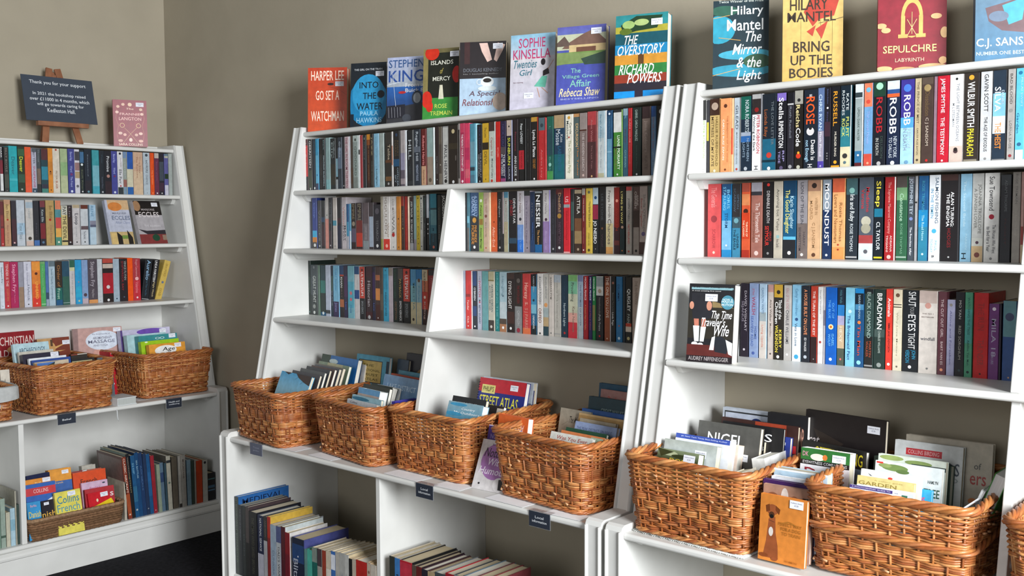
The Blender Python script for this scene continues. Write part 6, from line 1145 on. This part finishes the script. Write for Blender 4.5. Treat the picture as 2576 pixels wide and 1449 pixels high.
# ------------------------------------------------------------------ small things on the ledges
def shelf_label(case, u, lines, label, ztop, faded=False):
    g = cmap(case); d = DS[case]['B']+.0006
    root = bpy.data.objects.new('shelf_label', None); COL.objects.link(root); root.location = g(u, d, ztop-.02)
    root.rotation_euler = (0, 0, math.pi/2 if case == 'A' else 0); tag(root, label, 'label', 'dark shelf-edge category labels')
    mb = MB(); mb.box(-.037, -.0020, -.021, .037, -.0008, .021, hx('5c6070' if faded else '262c38')); n = len(lines)
    for i, t in enumerate(lines):
        L = min(.052, .0062*len(t)); zc = .006-(i*.0115) if n > 1 else -.003
        put_text(mb, t, lambda a, b: (-L/2+a, -.0022, zc-.003+b), L, .0072, hx('8c90a0' if faded else 'd4d8dc'))
    link('card', mb.mesh('card', [M_PLAIN]), root)
    mb = MB(); mb.box(-.039, -.0008, -.023, .039, -.0002, .0215, (1, 1, 1)); mb.box(-.039, -.0008, .0215, .039, .022, .0221, (1, 1, 1)); link('clear_holder', mb.mesh('clear_holder', [M_CLEAR]), root)
    return root
shelf_label('B', 1.632, ['Travel', 'guides'], 'faded grey-blue category label under the first wicker basket, middle bookcase', ZS['B']['B'], True)
shelf_label('B', 2.521, ['Local', 'information'], 'dark category label reading Local information, below the third wicker basket', ZS['B']['B'])
shelf_label('B', 2.980, ['Local', 'information'], 'dark category label reading Local information, below the fourth wicker basket', ZS['B']['B'])
shelf_label('A', -.853, ['Belief'], 'dark category label with one word, below the belief basket on the left bookcase', ZS['A']['B'])
shelf_label('A', -.370, ['Health and', 'wellbeing'], 'dark category label with two lines, below the health basket on the left bookcase', ZS['A']['B'])
# white sheets slipped under the baskets
for (x, y, w_, d_, rz, z, lab) in ((1.80, -.572, .10, .075, 4, zb, 'white paper sheet under the front right corner of the first basket'), (1.99, -.578, .13, .06, -2, zb, 'white paper sheet under the front of the second basket, middle bookcase'),
                                  (2.40, -.572, .16, .075, -2, zb, 'white paper sheet under the front left of the third basket'), (2.60, -.572, .11, .07, 3, zb, 'curled white paper sheet at the right front corner of the third basket'),
                                  (2.84, -.578, .15, .065, -2, zb, 'white paper sheet under the front left of the fourth basket'), (3.05, -.585, .12, .055, 2, zb, 'white paper sheet by the right front corner of the fourth basket'),
                                  (.525, -.46, .07, .10, 5, .6493, 'white paper sheet under the health basket corner, left bookcase')):
    mb = MB(); n = 6
    for i in range(n):
        a, b = i/n, (i+1)/n; za_, zb_ = .0004+.0018*max(0, a-.7)*rnd.random(), .0004+.0018*max(0, b-.7)*rnd.random()
        mb.prism([(a*w_-w_/2, 0), (b*w_-w_/2, 0), (b*w_-w_/2, .0005), (a*w_-w_/2, .0005)], -d_/2, d_/2, lambda p, w2: (p[0], w2, p[1]+.0002), hx('f0f2f4'))
    o = link('paper_sheet', mb.mesh('paper_sheet', [M_PLAIN])); o.location = (x, y, z+.0002); o.rotation_euler = (0, 0, math.radians(rz)); tag(o, lab, 'paper', 'white sheets under the baskets')
# woven cloth strip under the dog-book basket
mb = MB(); n0 = 0
for i in range(34):
    y = -.09+i*.0054; mb.tube([(-.17, y, .0012), (0, y+.0006, .0014), (.17, y, .0012)], .0011, 4, False, hx('c8ccc8'))
for i in range(60):
    x = -.168+i*.0057; mb.tube([(x, -.094+.003*math.sin(i*1.3), .0008), (x, 0, .0018), (x, .094, .0008)], .0008, 4, False, hx('d4d8d4'))
o = link('woven_mat', mb.mesh('woven_mat', [M_PLAIN], True)); o.location = (3.43, -.500, zb+.0002); o.rotation_euler = (0, 0, math.radians(-3)); tag(o, 'thin pale woven mat with frayed edge under the dog-book basket', 'mat')
# slipcased white book lying between the two left baskets, red spine book behind it
root = bpy.data.objects.new('boxed_book', None); COL.objects.link(root); root.location = (.568, -.590, .6495); root.rotation_euler = (0, 0, math.radians(3)); tag(root, 'white hardback lying flat between the two baskets of the left bookcase', 'book')
mb = MB(); mb.box(-.055, -.045, 0, .055, .045, .003, hx('d0d4d4')); mb.box(-.055, -.045, .030, .055, .045, .033, hx('d4d8d8')); mb.box(-.055, -.045, .003, .055, -.042, .030, hx('c8cccc')); link('cover', mb.mesh('cover', [M_PLAIN]), root)
mb = MB(); mb.box(-.053, -.042, .003, .052, .043, .030, hx('b8bcb8')); link('page_block', mb.mesh('page_block', [M_PAGE]), root)
for (nm, y0, lab) in (('red_book', -.505, ''),):
    root = front_book('wellbeing_book', 'bright red spine with two stickers in the gap between the left baskets', 'book', None, (.335, -.512, .6497), 90, 2, .04, .198, .13, 'b81828', 's .1 .02|s .1 .72')
# white hook of string hanging under the ledge
mb = MB(); pts = [(.624, -.637, .640), (.630, -.637, .630), (.631, -.637, .61), (.630, -.634, .595), (.629, -.630, .586)]
mb.tube(pts, [.0018, .0022, .0022, .0018, .001], 6, False, hx('d0d4d4')); o = link('white_cord', mb.mesh('white_cord', [M_PLAIN], True)); tag(o, 'short white cord end hanging from the left bookcase ledge', 'cord')

# ------------------------------------------------------------------ easel and sign on the left bookcase
ZT = ZS['A']['T']
root = bpy.data.objects.new('easel', None); COL.objects.link(root); root.location = (.24, -.665, ZT); root.rotation_euler = (0, 0, math.pi/2); tag(root, 'small brown wooden tabletop easel on top of the left bookcase', 'easel')
def bar(name, a, b, w_, t_, parent):
    mb = MB(); a = Vector(a); b = Vector(b); d = (b-a).normalized(); x = Vector((1, 0, 0)); x = (x-d*x.dot(d)).normalized() if abs(d.x) < .9 else Vector((0, 0, 1)); y = d.cross(x)
    c = [(-w_/2, -t_/2), (w_/2, -t_/2), (w_/2, t_/2), (-w_/2, t_/2)]
    mb.v = [tuple(a+x*p+y*q) for p, q in c]+[tuple(b+x*p+y*q) for p, q in c]
    mb.f = [(0, 1, 2, 3), (4, 7, 6, 5), (0, 4, 5, 1), (1, 5, 6, 2), (2, 6, 7, 3), (3, 7, 4, 0)]; mb.c = [(1, 1, 1)]*6; mb.m = [0]*6
    o = link(name, mb.mesh(name, [M_WOOD]), parent); fixn(o); bevel(o, .0015, 2); return o
bar('leg', (-.078, -.022, .001), (-.018, .055, .336), .028, .010, root)
bar('leg', (.078, -.022, .001), (.018, .055, .336), .028, .010, root)
bar('leg', (-.045, .085, .001), (.0, .066, .322), .024, .010, root)
bar('ledge', (-.112, -.026, .083), (.112, -.026, .083), .020, .026, root)
bar('crosspiece', (-.03, .052, .300), (.03, .052, .300), .016, .010, root)
root = bpy.data.objects.new('sign_board', None); COL.objects.link(root)
root.matrix_world = Matrix.Translation((.262, -.662, ZT+.0945)) @ Matrix.Rotation(math.pi/2, 4, 'Z') @ Matrix.Rotation(math.radians(-13), 4, 'X')
tag(root, 'dark slate-blue thank-you sign with pale lettering resting on the easel', 'sign')
mb = MB(); mb.box(-.158, 0, 0, .158, .003, .205, hx('3c4450')); o = link('board', mb.mesh('board', [M_PLAIN]), root)
mb = MB()
for (t, z, x0, x1, hh) in (('Thank you for your support', .168, -.125, .125, .020), ('In 2021 the bookshop raised', .118, -.116, .118, .018), ('over \u00a311000 in 4 months, which', .094, -.132, .132, .018), ('will go towards caring for', .070, -.104, .104, .018), ('Kedleston Hall.', .046, -.062, .062, .018)):
    put_text(mb, t, lambda a, b: (x0+a, -.0004, z-.004+b), x1-x0, hh, hx('d8dce0'))
link('lettering', mb.mesh('lettering', [M_PLAIN]), root)

# a few books standing edge-on or tilted in the baskets
for (nm, lab, loc, yaw, lean, W, H, T, col, des, pg) in (
    ('pet_book', 'cream-edged paperback lying back at the front right of the dog-book basket', (3.562, -.530, .652), 90, 15, .12, .155, .036, 'e8e0cc', '', 'f0e4c8'),
    ('pet_book', 'thick white paperback behind the cream-edged one, dog-book basket', (3.568, -.402, .652), 90, 9, .125, .176, .036, 'f0f0ec', '', 'f8f6ec'),
    ('pet_book', 'red book lettered in white at the right edge of the dog-book basket', (3.572, -.268, .652), 90, 4, .095, .185, .018, 'b01c24', 'x .1 .06 .8 .16 e8d0d0 RETRIEVER', 'e8dcd0'),
    ('pet_book', 'pale dark-edged hardback left of the red one, dog-book basket', (3.552, -.268, .652), 90, 4, .095, .195, .020, 'c8ccd0', '', 'e8e8e4'),
    ('wildlife_book', 'green-edged white book tilted at the right end of the wildlife basket', (4.020, -.255, .690), -90, 20, .15, .20, .028, '3c8c38', '', 'e8e8e8'),
    ('wildlife_book', 'slim white book beside the green-edged one, wildlife basket', (4.004, -.275, .690), -90, 22, .14, .16, .008, 'd8dcdc', '', 'e8e8e8'),
    ('wildlife_book', 'white leaflet fanned out low at the right of the wildlife basket', (3.975, -.400, .745), -90, 48, .115, .115, .004, 'e4e8ec', '', 'f0f0f0'),
    ('wildlife_book', 'second fanned white leaflet, below the first, wildlife basket', (3.990, -.405, .732), -90, 50, .115, .115, .004, 'd4dce0', '', 'f0f0f0'),
    ('travel_book', 'purple book with white top edge along the right wall of the second basket', (2.236, -.470, .652), 86, 4, .135, .178, .020, '3c3494', 'x .15 .06 .9 .16 b0a8e0 DARK PEAK', 'f0f0f4'),
    ('local_history_book', 'white book with a mauve disc, standing between the third and fourth baskets', (2.653, -.550, .6282), 3, 23, .122, .152, .012, 'c8c4c4', 'e .55 .42 .45 .36 9c6ca4|x .35 .07 .7 .11 5c3c6c Bradwells|i .15 .16 .7 .34 3c3044 Notts|i .3 .36 .9 .5 e8dcec Wit &|i .1 .54 1 .68 e8dcec Humour|e .82 .85 .2 .14 d8d4d4|p 2c2c30 .78 .75 .95 .72 .95 .95 .82 .95|e .2 .88 .03 .02 202024', 'e8e8e0'),
    ('local_history_book', 'purple book behind the mauve-disc one, between two baskets', (2.654, -.515, .6282), 2, 15, .118, .186, .012, '443478', 'r 0 0 1 .015 d8d0e8|x .1 .14 1 .22 8c84b4 NOTTINGHAM|x .4 .27 .9 .33 8c84b0 DARK', 'e8e8e0'),
    ('local_history_book', 'orange book reading TALES OF OLD, rearmost in the gap between two baskets', (2.662, -.470, .6282), -5, 9, .130, .214, .024, 'd0602c', 'i .3 .1 .88 .2 f8e8dc Tales of Old|i .3 .27 .7 .36 f8e8dc Derbyshire', 'ece8e0')):
    cat, grp = CATS[nm]; front_book(nm, lab, cat, grp, loc, yaw, lean, W, H, T, col, des, pg)
